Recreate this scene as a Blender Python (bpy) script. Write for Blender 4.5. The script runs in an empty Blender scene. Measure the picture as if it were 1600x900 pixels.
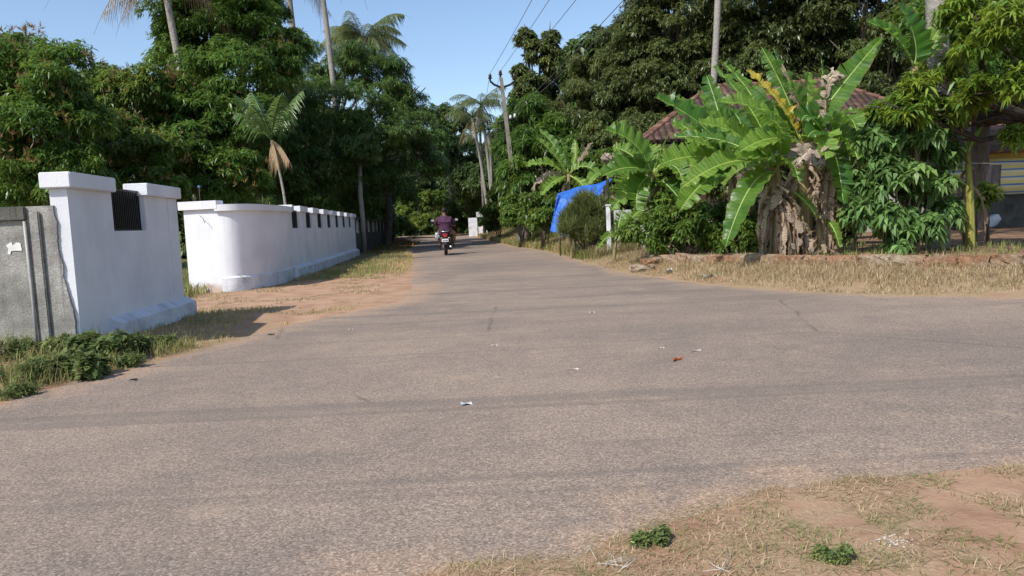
import bpy, bmesh, math, random
import numpy as np
from mathutils import Vector, Matrix
R = math.radians
sc = bpy.context.scene
col = sc.collection
random.seed(5)
rng = np.random.default_rng(11)

# ------------------------------------------------------------------ camera
F = 1150.0; H = 1.0
PITCH = math.atan(102 / 1150); ROLL = -.045
cp, sp = math.cos(PITCH), math.sin(PITCH)
fw = np.array([0, cp, -sp])
rt = np.array([math.cos(ROLL), 0, 0]) + math.sin(ROLL) * np.array([0, sp, cp])
up = -math.sin(ROLL) * np.array([1., 0, 0]) + math.cos(ROLL) * np.array([0, sp, cp])
cd = bpy.data.cameras.new('camera'); cam = bpy.data.objects.new('camera', cd); col.objects.link(cam)
cam.matrix_world = Matrix(((rt[0], up[0], -fw[0], 0), (rt[1], up[1], -fw[1], 0), (rt[2], up[2], -fw[2], H), (0, 0, 0, 1)))
cd.sensor_width = 36; cd.lens = 36 * F / 1600; cd.clip_start = .05; cd.clip_end = 6000
sc.camera = cam

# ------------------------------------------------------------------ sky and sun
SUN_DIR = np.array([1.0, 1.12, -1.62]); SUN_DIR /= np.linalg.norm(SUN_DIR)   # the way the light travels
w = bpy.data.worlds.new('World'); sc.world = w; w.use_nodes = True
nt = w.node_tree; bg = nt.nodes['Background']
sky = nt.nodes.new('ShaderNodeTexSky'); sky.sky_type = 'NISHITA'; sky.sun_disc = False
sky.sun_elevation = math.asin(-SUN_DIR[2]); sky.sun_rotation = math.atan2(-SUN_DIR[0], -SUN_DIR[1]) % (2 * math.pi)
sky.air_density = 1.0; sky.dust_density = .9; sky.ozone_density = 2.0; sky.altitude = 20
nt.links.new(sky.outputs[0], bg.inputs[0]); bg.inputs[1].default_value = .15
sl = bpy.data.lights.new('sun', 'SUN'); sl.energy = 4.1; sl.angle = R(.5); sl.color = (1, .955, .88)
so = bpy.data.objects.new('sun', sl); col.objects.link(so)
so.rotation_mode = 'QUATERNION'; so.rotation_quaternion = Vector(SUN_DIR).to_track_quat('-Z', 'Y')
sc.render.engine = 'CYCLES'
sc.view_settings.view_transform = 'Standard'; sc.view_settings.look = 'None'
sc.view_settings.gamma = 1; sc.view_settings.use_curve_mapping = False
sc.view_settings.exposure = 0.34
sc.cycles.max_bounces = 6; sc.cycles.transparent_max_bounces = 4; sc.cycles.transmission_bounces = 3

# ------------------------------------------------------------------ from the photo's pixels to points in the place
def ray(px, py): return fw + rt * (px - 800) / F - up * (py - 450) / F
def pz(px, py, z=0.):
    r = ray(px, py); return np.array([0, 0, H]) + r * (z - H) / r[2]
def pd(px, py, d):
    r = ray(px, py); return np.array([0, 0, H]) + r * d / r[1]

# ------------------------------------------------------------------ noise in numpy (for terrain and scattering)
_perm = rng.random((256, 256))
def vnoise(x, y, s=1.0, seed=0):
    x = np.asarray(x) / s + seed * 17.3; y = np.asarray(y) / s + seed * 9.1
    xi = np.floor(x).astype(int); yi = np.floor(y).astype(int); fx = x - xi; fy = y - yi
    fx = fx * fx * (3 - 2 * fx); fy = fy * fy * (3 - 2 * fy)
    g = lambda a, b: _perm[a % 256, b % 256]
    return (g(xi, yi) * (1 - fx) + g(xi + 1, yi) * fx) * (1 - fy) + (g(xi, yi + 1) * (1 - fx) + g(xi + 1, yi + 1) * fx) * fy
def fbm(x, y, s=1.0, seed=0):
    return (vnoise(x, y, s, seed) + .5 * vnoise(x, y, s / 2, seed + 1) + .25 * vnoise(x, y, s / 4, seed + 2)) / 1.75
def sstep(a, b, x):
    t = np.clip((x - a) / (b - a), 0, 1); return t * t * (3 - 2 * t)

# ------------------------------------------------------------------ mesh helpers
def link(o, parent=None):
    col.objects.link(o)
    if parent is not None: o.parent = parent
    return o
def tag(o, label=None, cat=None, group=None, kind=None):
    if label: o['label'] = label
    if cat: o['category'] = cat
    if group: o['group'] = group
    if kind: o['kind'] = kind
    return o
def thing(name, label, cat, loc=(0, 0, 0), rz=0, group=None):
    o = bpy.data.objects.new(name, None); o.empty_display_size = .1
    o.location = [float(c) for c in loc]; o.rotation_euler = (0, 0, rz); link(o)
    return tag(o, label, cat, group)
def npmesh(name, verts, quads=None, tris=None, mat=None, parent=None, attrs=None, smooth=False, off=None):
    """verts (N,3); quads (M,4); attrs name -> per-face array"""
    me = bpy.data.meshes.new(name)
    verts = np.asarray(verts, dtype=np.float32)
    if off is not None: verts = verts - np.asarray(off, dtype=np.float32)
    q = np.zeros((0, 4), int) if quads is None else np.asarray(quads)
    t = np.zeros((0, 3), int) if tris is None else np.asarray(tris)
    nl = q.size + t.size; nf = len(q) + len(t)
    me.vertices.add(len(verts)); me.vertices.foreach_set('co', verts.ravel())
    me.loops.add(nl); me.loops.foreach_set('vertex_index', np.concatenate([q.ravel(), t.ravel()]).astype(np.int32))
    me.polygons.add(nf)
    ls = np.concatenate([np.arange(len(q)) * 4, q.size + np.arange(len(t)) * 3]).astype(np.int32)
    me.polygons.foreach_set('loop_start', ls)
    me.polygons.foreach_set('loop_total', np.concatenate([np.full(len(q), 4), np.full(len(t), 3)]).astype(np.int32))
    if smooth: me.polygons.foreach_set('use_smooth', np.ones(nf, bool))
    for k, a in (attrs or {}).items():
        a = np.asarray(a, dtype=np.float32)
        at = me.attributes.new(k, 'FLOAT', 'FACE' if len(a) == nf and len(a) != len(verts) else 'POINT')
        at.data.foreach_set('value', a)
    me.update(calc_edges=True)
    if mat: me.materials.append(mat)
    o = bpy.data.objects.new(name, me); return link(o, parent)
def bmobj(name, bm, mat, parent=None, smooth=False):
    me = bpy.data.meshes.new(name)
    bmesh.ops.recalc_face_normals(bm, faces=bm.faces)
    bm.to_mesh(me); bm.free()
    if smooth:
        for p in me.polygons: p.use_smooth = True
    me.materials.append(mat)
    return link(bpy.data.objects.new(name, me), parent)
def add_box(bm, p0, p1, bevel=0, M=None):
    """box between two corners"""
    p0, p1 = Vector([float(c) for c in p0]), Vector([float(c) for c in p1])
    r = bmesh.ops.create_cube(bm, size=1.0)
    vs = r['verts']
    c = (p0 + p1) / 2; s = p1 - p0
    for v in vs: v.co = Vector((v.co.x * s.x + c.x, v.co.y * s.y + c.y, v.co.z * s.z + c.z))
    if bevel:
        es = list({e for v in vs for e in v.link_edges})
        vs = list(set(vs) | {v for f in bmesh.ops.bevel(bm, geom=es, offset=bevel, segments=2, affect='EDGES')['faces'] for v in f.verts})
        if M is not None:
            pass
    if M is not None:
        for v in {v for v in vs if v.is_valid}: v.co = M @ v.co
def add_tube(bm, pts, rads, n=10, cap=True):
    pts = [Vector([float(c) for c in p]) for p in pts]
    if not hasattr(rads, '__len__'): rads = [rads] * len(pts)
    rings = []; prev = None
    for i, p in enumerate(pts):
        d = (pts[min(i + 1, len(pts) - 1)] - pts[max(i - 1, 0)]).normalized()
        if prev is None:
            a = d.orthogonal().normalized()
        else:
            a = (prev - d * prev.dot(d)).normalized()
        prev = a; b = d.cross(a)
        rings.append([bm.verts.new(p + (a * math.cos(2 * math.pi * k / n) + b * math.sin(2 * math.pi * k / n)) * rads[i]) for k in range(n)])
    for r0, r1 in zip(rings, rings[1:]):
        for k in range(n): bm.faces.new((r0[k], r0[(k + 1) % n], r1[(k + 1) % n], r1[k]))
    if cap:
        bm.faces.new(rings[0][::-1]); bm.faces.new(rings[-1])
def add_prism(bm, poly, z0, z1):
    """polygon in xy pulled up from z0 to z1"""
    a = [bm.verts.new((float(x), float(y), z0)) for x, y in poly]; b = [bm.verts.new((float(x), float(y), z1)) for x, y in poly]
    n = len(poly)
    bm.faces.new(a[::-1]); bm.faces.new(b)
    for i in range(n): bm.faces.new((a[i], a[(i + 1) % n], b[(i + 1) % n], b[i]))
def tube_obj(name, pts, rads, mat, parent=None, n=10, off=None):
    bm = bmesh.new()
    if off is not None: pts = [np.asarray(p) - np.asarray(off) for p in pts]
    add_tube(bm, pts, rads, n); return bmobj(name, bm, mat, parent, True)

# ------------------------------------------------------------------ materials
class NT:
    def __init__(s, name):
        s.m = bpy.data.materials.new(name); s.m.use_nodes = True; s.t = s.m.node_tree
        s.b = s.t.nodes['Principled BSDF']; s.out = s.t.nodes['Material Output']
    def n(s, typ, props=None, **inp):
        nd = s.t.nodes.new(typ)
        for k, v in (props or {}).items(): setattr(nd, k, v)
        for k, v in inp.items():
            k2 = int(k[1:]) if k[0] == 'i' and k[1:].isdigit() else k.replace('_', ' ')
            s.set(nd.inputs[k2], v)
        return nd
    def set(s, sock, v):
        if isinstance(v, bpy.types.NodeSocket): s.t.links.new(v, sock)
        elif isinstance(v, (tuple, list)) and len(v) == 3 and sock.type == 'RGBA': sock.default_value = (*v, 1)
        else: sock.default_value = v
    def pos(s):
        return s.n('ShaderNodeNewGeometry').outputs['Position']
    def obj(s):
        return s.n('ShaderNodeTexCoord').outputs['Object']
    def scale(s, v, sc_, rot=(0, 0, 0)):
        return s.n('ShaderNodeMapping', None, Vector=v, Scale=sc_, Rotation=rot).outputs[0]
    def noise(s, v, scale, detail=3, rough=.55, dist=0):
        return s.n('ShaderNodeTexNoise', None, Vector=v, Scale=float(scale), Detail=float(detail), Roughness=rough, Distortion=float(dist)).outputs['Fac']
    def ramp(s, f, stops):
        r = s.n('ShaderNodeValToRGB', None, Fac=f); e = r.color_ramp.elements
        while len(e) < len(stops): e.new(.5)
        for el, (p, c) in zip(e, stops):
            el.position = p; el.color = (*c, 1) if not isinstance(c, (int, float)) else (c, c, c, 1)
        return r.outputs[0]
    def mix(s, f, a, b, mode='MIX'):
        nd = s.n('ShaderNodeMix', {'data_type': 'RGBA', 'blend_type': mode})
        s.set(nd.inputs[0], f); s.set(nd.inputs[6], a); s.set(nd.inputs[7], b); return nd.outputs[2]
    def math(s, op, a, b=0.):
        nd = s.n('ShaderNodeMath', {'operation': op}); s.set(nd.inputs[0], a); s.set(nd.inputs[1], b); return nd.outputs[0]
    def attr(s, name): return s.n('ShaderNodeAttribute', {'attribute_name': name}).outputs['Fac']
    def bump(s, h, strength=.5, dist=.01):
        s.set(s.b.inputs['Normal'], s.n('ShaderNodeBump', None, Height=h, Strength=strength, Distance=dist).outputs[0])
    def base(s, c, rough=.8, spec=.3, metal=0):
        s.set(s.b.inputs['Base Color'], c); s.set(s.b.inputs['Roughness'], rough)
        s.b.inputs['Specular IOR Level'].default_value = spec; s.b.inputs['Metallic'].default_value = metal
        return s

def plain(name, c, rough=.6, spec=.4, metal=0, var=.12, sc_=8.):
    k = NT(name); f = k.noise(k.obj(), sc_, 4)
    c2 = tuple(x * (1 - 2 * var) for x in c); c1 = tuple(min(1, x * (1 + var)) for x in c)
    k.base(k.ramp(f, [(.3, c2), (.7, c1)]), rough, spec, metal); return k.m

def leaf_mat(name, dark, mid, young, rough=.42, trans=.28, spec=.45):
    k = NT(name); v = k.attr('v'); y = k.attr('y')
    c = k.ramp(v, [(0., dark), (.75, mid), (1., tuple(min(1, m * 1.35) for m in mid))])
    c = k.mix(y, c, young)
    k.base(c, rough, spec)
    tr = k.n('ShaderNodeBsdfTranslucent')
    k.set(tr.inputs[0], k.mix(.5, c, tuple(min(1, q * 1.7) for q in young)))
    ms = k.n('ShaderNodeMixShader'); ms.inputs[0].default_value = trans
    k.t.links.new(k.b.outputs[0], ms.inputs[1]); k.t.links.new(tr.outputs[0], ms.inputs[2]); k.t.links.new(ms.outputs[0], k.out.inputs[0])
    return k.m
MLEAF = leaf_mat('mango_leaf', (.036, .08, .018), (.09, .185, .036), (.22, .31, .05), rough=.4, trans=.34)
MLEAF2 = leaf_mat('dark_leaf', (.042, .06, .024), (.12, .158, .06), (.24, .27, .07), rough=.36, trans=.24)
MLEAF3 = leaf_mat('bright_leaf', (.05, .11, .016), (.12, .22, .03), (.3, .36, .04), trans=.35)
MBUSH = leaf_mat('bush_leaf', (.03, .075, .012), (.09, .17, .03), (.26, .31, .06), trans=.3)
MCASS = leaf_mat('palmate_leaf', (.05, .11, .03), (.13, .235, .065), (.22, .32, .08), rough=.5, trans=.25)
MFAR = leaf_mat('far_leaf', (.035, .06, .018), (.07, .12, .035), (.14, .19, .05), trans=.2)
MPALM = leaf_mat('palm_leaflet', (.04, .065, .02), (.1, .14, .04), (.3, .29, .12), rough=.4, trans=.25)
MFEATHER = leaf_mat('feathery_leaf', (.07, .1, .03), (.16, .2, .065), (.26, .26, .1), trans=.2)
MGRASS = leaf_mat('grass_blade', (.06, .11, .02), (.14, .2, .045), (.5, .39, .2), rough=.6, trans=.3, spec=.2)
MDRY = leaf_mat('dry_grass_blade', (.24, .16, .09), (.5, .38, .24), (.17, .2, .06), rough=.7, trans=.25, spec=.2)
MLEAF4 = leaf_mat('fine_mango_leaf', (.038, .078, .022), (.1, .18, .045), (.2, .27, .07), rough=.38, trans=.3)
MLEAF5 = leaf_mat('light_mango_leaf', (.036, .08, .018), (.095, .18, .036), (.26, .32, .055), rough=.45, trans=.34)
MWEED = leaf_mat('dusty_weed_leaf', (.045, .08, .024), (.11, .165, .05), (.26, .27, .1), rough=.6, trans=.25, spec=.2)
MFLOWER = leaf_mat('mango_blossom', (.16, .09, .04), (.28, .15, .06), (.3, .3, .08), rough=.7, trans=.2)

def bark_mat(name, c0, c1, vs=14, ring=False):
    k = NT(name); o = k.obj()
    f = k.noise(k.scale(o, (3, 3, .6 if not ring else 6)), vs / 3, 5, .65)
    k.base(k.ramp(f, [(.3, c0), (.7, c1)]), .9, .15); k.bump(f, .8, .03); return k.m
BARK = bark_mat('bark', (.07, .055, .042), (.2, .165, .13))
PALMBARK = bark_mat('palm_bark', (.17, .155, .135), (.4, .37, .33), ring=True)
DARKBARK = bark_mat('dark_bark', (.025, .02, .017), (.09, .07, .055))

# painted masonry: white with run marks, weather and a mortar skin
def white_mat():
    k = NT('white_paint'); p = k.pos()
    big = k.noise(p, 1.3, 5, .6); run = k.noise(k.scale(p, (9, 9, .9)), 1.6, 4, .6); fine = k.noise(p, 55, 3)
    c = k.ramp(big, [(.3, (.6, .6, .63)), (.55, (.71, .71, .74)), (.8, (.78, .78, .8))])
    c = k.mix(k.ramp(run, [(.56, 0.), (.8, .35)]), c, (.58, .59, .64))
    z = k.n('ShaderNodeSeparateXYZ', None, Vector=p).outputs[2]
    zz = k.math('ADD', z, k.math('MULTIPLY', k.noise(p, 5, 5, .7), -.22))
    c = k.mix(k.ramp(zz, [(0.0, .75), (.1, 0.)]), c, (.42, .3, .21))          # mud splashed up from the ground
    dr = k.noise(k.scale(p, (26, 26, 1.1)), 1.3, 4, .6); hz_ = k.ramp(z, [(.25, 0.), (1., 1.)])
    c = k.mix(k.math('MULTIPLY', k.ramp(dr, [(.6, 0.), (.78, .5)]), hz_), c, (.4, .39, .37))
    c = k.mix(k.ramp(k.noise(p, 9, 7, .8), [(.64, 0.), (.7, .45)]), c, (.5, .49, .47))
    k.base(c, .75, .25); k.bump(k.mix(.35, fine, k.noise(p, 6, 4)), .28, .012); return k.m
WHITE = white_mat()
def plinth_mat():
    k = NT('plinth_paint'); p = k.pos(); f = k.noise(p, 3.5, 6, .7)
    c = k.ramp(f, [(.35, (.42, .43, .46)), (.5, (.62, .63, .67)), (.7, (.74, .74, .76))])
    k.base(c, .85, .2); k.bump(k.noise(p, 30, 5), .6, .012); return k.m
PLINTH = plinth_mat()
def cement_mat(name, c0, c1, c2):
    k = NT(name); p = k.pos(); a = k.noise(p, 2.2, 7, .7); g = k.noise(p, 60, 4, .7)
    c = k.ramp(a, [(.3, c0), (.5, c1), (.72, c2)])
    c = k.mix(k.ramp(g, [(.35, .0), (.62, .55)]), c, tuple(x * .55 for x in c1))
    run = k.noise(k.scale(p, (12, 12, .7)), 2, 4)
    c = k.mix(k.ramp(run, [(.62, 0.), (.72, .5)]), c, tuple(x * .45 for x in c0))
    k.base(c, .92, .15); k.bump(k.mix(.5, g, a), .8, .02); return k.m
CEMENT = cement_mat('old_cement', (.1, .095, .085), (.3, .285, .26), (.58, .56, .52))
CEMENT_D = cement_mat('mossy_cement', (.035, .037, .033), (.1, .1, .088), (.2, .19, .165))
CONCRETE = cement_mat('pole_concrete', (.13, .12, .105), (.24, .22, .19), (.34, .31, .27))
BLACK = plain('black_metal', (.012, .012, .014), .4, .5)
GREYPIPE = plain('grey_pipe', (.35, .34, .32), .5)

# ------------------------------------------------------------------ road outline
def wpt(p): q = pz(*p); return (q[0], q[1])
ROAD = [(-14, -2.2), (-5, -.9), (-2.4, .2), (-1.3, 1.1), (-.75, 1.75), wpt((690, 903)), wpt((760, 880)), wpt((870, 880)), wpt((930, 862)), wpt((1000, 818)),
        wpt((1080, 795)), wpt((1200, 768)), wpt((1340, 750)), wpt((1430, 752)), wpt((1520, 742)), wpt((1600, 733)), (3.2, 2.85), (8, 3.0), (22, 3.5),
        (22, 5.2), (12, 6.6), wpt((1600, 466)), wpt((1400, 463)), wpt((1280, 459)), wpt((1150, 450)), wpt((1050, 438)), wpt((980, 428)), wpt((920, 413)), wpt((880, 400)),
        wpt((850, 392)), wpt((800, 385)), (-1.1, 42), (-2.6, 59), (-4.2, 72), (-7, 80), (-16, 88), (-40, 92), (-40, 84), (-18, 78), (-11, 72), (-8.2, 60), (-5.5, 42), (-4.6, 34), (-3.35, 25.5),
        wpt((645, 430)), wpt((643, 455)), wpt((630, 470)), wpt((590, 480)), wpt((520, 493)), wpt((450, 509)), wpt((370, 531)), wpt((290, 553)), wpt((200, 578)), wpt((100, 604)), wpt((0, 632)), (-4.6, 3.9), (-8, 3.5), (-14, 3.4)]
RP = np.array(ROAD)
def road_sd(x, y):
    """signed distance to the road's edge, positive off the road"""
    x = np.asarray(x, float); y = np.asarray(y, float); shp = x.shape; x = x.ravel(); y = y.ravel()
    d = np.full(x.shape, 1e9); ins = np.zeros(x.shape, bool); n = len(RP)
    for i in range(n):
        a = RP[i]; b = RP[(i + 1) % n]; e = b - a; L = e @ e
        t = np.clip(((x - a[0]) * e[0] + (y - a[1]) * e[1]) / L, 0, 1)
        d = np.minimum(d, np.hypot(x - a[0] - t * e[0], y - a[1] - t * e[1]))
        c = (a[1] > y) != (b[1] > y)
        if abs(e[1]) > 1e-9: ins ^= c & (x < e[0] * (y - a[1]) / e[1] + a[0])
    return np.where(ins, -d, d).reshape(shp)
def terrain(x, y, sd=None):
    x = np.asarray(x, float); y = np.asarray(y, float)
    if sd is None: sd = road_sd(x, y)
    wob = (fbm(x, y, .4, 8) - .5) * .2 + (vnoise(x, y, .09, 4) - .5) * .07
    h = -.004 + .018 * sstep(-.1, .12, sd + wob) + .022 * sstep(.1, .6, sd)
    h = h + (fbm(x, y, .5, 3) - .5) * .035 * sstep(.05, .5, sd) + (fbm(x, y, .12, 5) - .5) * .012 * sstep(0, .1, sd)
    right = sstep(0, 1, (x - (.9 - .07 * (y - 10)))) * sstep(5, 7, y)
    h = h + right * (.17 * sstep(.1, 1.9, sd) + .012 * np.clip(sd - 1.9, 0, 14))
    left = (1 - sstep(-.5, .5, (x + 2.5 + .05 * (y - 10)))) * sstep(4.2, 4.8, y)
    h = h + left * .05 * sstep(.1, 1.2, sd) * (1 - sstep(8.5, 9.5, y))
    return h
def ground_at(px, py, n=14):
    z = .1
    for _ in range(n):
        p = pz(px, py, z); z = .5 * z + .5 * float(terrain(p[0], p[1]))
    p = pz(px, py, z); p[2] = float(terrain(p[0], p[1])); return p
def tz(x, y): return float(terrain(x, y))

# ------------------------------------------------------------------ ground: one sheet reaching the horizon
def geo(a, b, n): return a * (b / a) ** (np.arange(1, n + 1) / n)
xs = np.concatenate([-30 - geo(5, 2500, 22)[::-1], np.arange(-30, -8, .5), np.arange(-8, 9, .11), np.arange(9, 30, .35), 30 + geo(5, 2500, 22)])
ys = np.concatenate([-10 - geo(5, 2500, 16)[::-1], np.arange(-10, 0, .8), np.arange(0, 5, .05), np.arange(5, 14, .11), np.arange(14, 30, .25), np.arange(30, 90, 1.), 90 + geo(5, 2500, 22)])
X, Y = np.meshgrid(xs, ys); SD = road_sd(X, Y); Z = terrain(X, Y, SD)
nx, ny = len(xs), len(ys); idx = np.arange(nx * ny).reshape(ny, nx)
quads = np.stack([idx[:-1, :-1].ravel(), idx[:-1, 1:].ravel(), idx[1:, 1:].ravel(), idx[1:, :-1].ravel()], 1)
def ground_mat():
    k = NT('earth_and_straw'); p = k.pos()
    big = k.noise(p, .55, 5, .6); mid = k.noise(p, 3.2, 6, .65); fine = k.noise(p, 38, 5, .75)
    red = k.ramp(mid, [(.3, (.27, .15, .095)), (.52, (.38, .24, .155)), (.75, (.46, .31, .21))])
    straw = k.ramp(k.noise(k.scale(p, (1, 1, 1)), 70, 4, .8), [(.32, (.15, .095, .055)), (.5, (.31, .22, .13)), (.68, (.46, .35, .22))])
    m = k.math('ADD', k.attr('dry'), k.math('MULTIPLY', k.math('SUBTRACT', k.mix(.5, big, mid), .5), 2.2))
    c = k.mix(k.ramp(m, [(.4, 0.), (.62, 1.)]), red, straw)
    m2 = k.math('ADD', k.attr('green'), k.math('MULTIPLY', k.math('SUBTRACT', mid, .5), 2.))
    c = k.mix(k.ramp(m2, [(.45, 0.), (.75, .8)]), c, k.ramp(fine, [(.35, (.05, .06, .02)), (.65, (.13, .14, .045))]))
    lit = k.ramp(k.math('ADD', k.attr('litter'), k.math('MULTIPLY', k.math('SUBTRACT', mid, .5), 1.2)), [(.4, 0.), (.7, 1.)])
    c = k.mix(lit, c, k.ramp(fine, [(.35, (.07, .04, .025)), (.6, (.17, .1, .06)), (.75, (.3, .19, .11))]))
    c = k.mix(k.ramp(fine, [(.58, 0.), (.72, .45)]), c, (.5, .4, .31))
    k.base(c, .95, .1); k.bump(k.mix(.6, fine, mid), .9, .025); return k.m
farR = sstep(0, 1, X - (.9 - .07 * (Y - 10))) * sstep(5, 7, Y)
nearR = (1 - sstep(3.2, 4, Y)) * sstep(-3, -1, X)
leftV = (1 - sstep(-.5, .5, X + 2.5 + .05 * (Y - 10))) * sstep(4, 5, Y)
gate = sstep(8.3, 9.2, Y) * (1 - sstep(13, 15, Y + (X + 4) * -2.2)) * leftV
dry = .62 * farR * (1 - sstep(1.9, 3.2, SD)) + .42 * nearR + leftV * (1 - gate) * (.55 - .15 * sstep(.3, 1, SD)) + .12 * gate + .3 * sstep(30, 40, Y)
green = leftV * (1 - gate) * .5 * sstep(.3, .9, SD) + .2 * nearR + .15 * farR * sstep(1.9, 3, SD) + .45 * leftV * sstep(16, 30, Y) * sstep(.4, 1, SD)
litter = farR * sstep(2.3, 4., SD) * .6 + leftV * sstep(30, 36, Y) * .8 + sstep(75, 80, Y) * .6
g = npmesh('ground', np.stack([X.ravel(), Y.ravel(), Z.ravel()], 1), quads, mat=ground_mat(), attrs={'dry': dry.ravel(), 'green': green.ravel(), 'litter': litter.ravel()}, smooth=True)
tag(g, kind='structure')

# ------------------------------------------------------------------ road sheet
def road_mat():
    k = NT('worn_asphalt'); p = k.pos()
    grit = k.n('ShaderNodeTexVoronoi', None, Vector=p, Scale=150.).outputs['Color']
    gv = k.n('ShaderNodeSeparateColor', None, Color=grit).outputs[0]
    fine = k.noise(p, 210, 3, .8); big = k.noise(p, .32, 6, .62, .4)
    streak = k.noise(k.scale(p, (.22, 1.9, 1), (0, 0, R(-9))), 1.1, 6, .62, .6)
    mid = k.noise(p, 2.6, 6, .7)
    tone = k.mix(.55, big, k.mix(.5, k.mix(.35, streak, big), mid))
    c = k.ramp(tone, [(.34, (.195, .155, .128)), (.45, (.235, .184, .148)), (.54, (.29, .222, .172)), (.68, (.345, .26, .192))])
    ds = k.math('ADD', k.attr('dust'), k.math('MULTIPLY', k.math('SUBTRACT', mid, .5), 1.4))
    c = k.mix(k.ramp(ds, [(.3, 0.), (.9, .9)]), c, (.4, .27, .18))
    gr = k.ramp(gv, [(0., .5), (.4, .88), (.75, 1.1), (1., 1.6)])
    gr2 = k.ramp(fine, [(.3, .72), (.5, 1.), (.7, 1.3)])
    c = k.mix(.85, c, gr, 'MULTIPLY'); c = k.mix(.7, c, gr2, 'MULTIPLY')
    crack = k.n('ShaderNodeTexVoronoi', {'feature': 'DISTANCE_TO_EDGE'}, Vector=k.mix(.12, k.scale(p, (1, 1, 1)), k.n('ShaderNodeTexNoise', None, Vector=p, Scale=1.6, Detail=5.).outputs['Color']), Scale=.33).outputs['Distance']
    patch = k.noise(p, .9, 2)
    tyre = k.noise(k.scale(p, (.07, 3.2, 1), (0, 0, R(-14))), 1., 3, .55, .5)
    c = k.mix(k.ramp(tyre, [(.55, 0.), (.64, .42)]), c, (.135, .112, .098))
    c = k.mix(k.ramp(k.noise(p, 1.4, 6, .75), [(.58, 0.), (.72, .6)]), c, (.42, .31, .21))
    c = k.mix(k.math('MULTIPLY', k.ramp(crack, [(0., .6), (.006, 0.)]), k.ramp(patch, [(.5, 0.), (.6, 1.)])), c, (.07, .06, .055))
    k.base(c, .86, .28); k.bump(k.mix(.4, gv, fine), .75, .006); return k.m
def dense(poly, step):
    out = []
    for i in range(len(poly)):
        a, b = np.array(poly[i]), np.array(poly[(i + 1) % len(poly)]); n = max(1, int(np.linalg.norm(b - a) / step)) if 0 < (a[1] + b[1]) / 2 < 40 else 1
        for j in range(n): out.append(a + (b - a) * j / n)
    return out
# strips of the grid cut by the outline: a clean triangulated sheet whose edge wavers
def road_sheet():
    pts = dense(ROAD, .12); P = np.array(pts)
    wob = (fbm(P[:, 0], P[:, 1], .35, 8) - .5) * .16 + (vnoise(P[:, 0], P[:, 1], .07, 4) - .5) * .05
    near = (P[:, 1] > .5) & (P[:, 1] < 40) & (np.abs(P[:, 0]) < 13)
    T = np.roll(P, -1, 0) - np.roll(P, 1, 0); T /= np.linalg.norm(T, axis=1)[:, None]
    P = P + np.stack([T[:, 1], -T[:, 0]], 1) * (.22 * near)[:, None]
    bm = bmesh.new(); vs = [bm.verts.new((x, y, .004)) for x, y in P]
    es = [bm.edges.new((vs[i], vs[(i + 1) % len(vs)])) for i in range(len(vs))]
    bmesh.ops.triangle_fill(bm, edges=es, use_beauty=True, normal=(0, 0, 1))
    for e in [0, 6, 12, 18]:
        pass
    for ax, vals in (((0, 1, 0), np.arange(.5, 30, .5)), ((1, 0, 0), np.arange(-5, 8, .5))):
        for v in vals:
            bmesh.ops.bisect_plane(bm, geom=bm.verts[:] + bm.edges[:] + bm.faces[:], plane_co=[a * float(v) for a in ax], plane_no=ax)
    for f in bm.faces:
        if f.normal.z < 0: f.normal_flip()
    me = bpy.data.meshes.new('road'); bm.to_mesh(me); bm.free()
    co = np.zeros(len(me.vertices) * 3); me.vertices.foreach_get('co', co); co = co.reshape(-1, 3)
    sd = -road_sd(co[:, 0], co[:, 1])
    dust = .75 * (1 - sstep(0, .5, sd)) + .35 * (1 - sstep(.0, 2.2, np.hypot(co[:, 0] + 1.6, (co[:, 1] - 11) / 2.)))
    at = me.attributes.new('dust', 'FLOAT', 'POINT'); at.data.foreach_set('value', dust.astype(np.float32))
    me.materials.append(road_mat()); tag(link(bpy.data.objects.new('road', me)), kind='structure')
road_sheet()

# ------------------------------------------------------------------ foliage generators
def norm(a): return a / np.maximum(np.linalg.norm(a, axis=-1, keepdims=True), 1e-9)
def rdir(n): return norm(rng.normal(size=(n, 3)))
def leaf_quads(c, d, L, W, droop=0.25, upv=None):
    """leaf blades from base points c along d: folded diamonds; returns verts, quads"""
    n = len(c); d = norm(d)
    ref = rdir(n) * .55 + np.array([0, 0, 1.]) if upv is None else upv
    s = norm(np.cross(d, ref)); nn = np.cross(s, d)
    L = np.broadcast_to(L, n)[:, None]; W = np.broadcast_to(W, n)[:, None]
    mid = c + d * L * .45
    tip = c + d * L - np.array([0, 0, 1.]) * L * droop
    fold = nn * W * .18
    v = np.stack([c, mid + s * W * .5 + fold, tip, mid - s * W * .5 + fold], 1).reshape(-1, 3)
    return v, np.arange(4 * n).reshape(-1, 4)
def whorls(cent, axis, k, L, W, spread=.9, droop=.3, lv=.25):
    n = len(cent); C = np.repeat(cent, k, 0); A = np.repeat(axis, k, 0)
    r = rdir(n * k); r = norm(r - A * np.sum(r * A, 1, keepdims=True))
    d = norm(A * (1 - spread * rng.uniform(.5, 1.05, (n * k, 1))) + r * spread + np.array([0, 0, -.25]) * rng.uniform(-.6, 1.3, (n * k, 1)))
    Ls = L * rng.uniform(1 - lv * 1.6, 1 + lv, n * k); Ws = W * rng.uniform(.8, 1.2, n * k)
    v, q = leaf_quads(C + A * rng.uniform(-.3, .1, (n * k, 1)) * L, d, Ls, Ws, droop)
    return v, q, np.repeat(np.arange(n), k)
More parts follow.
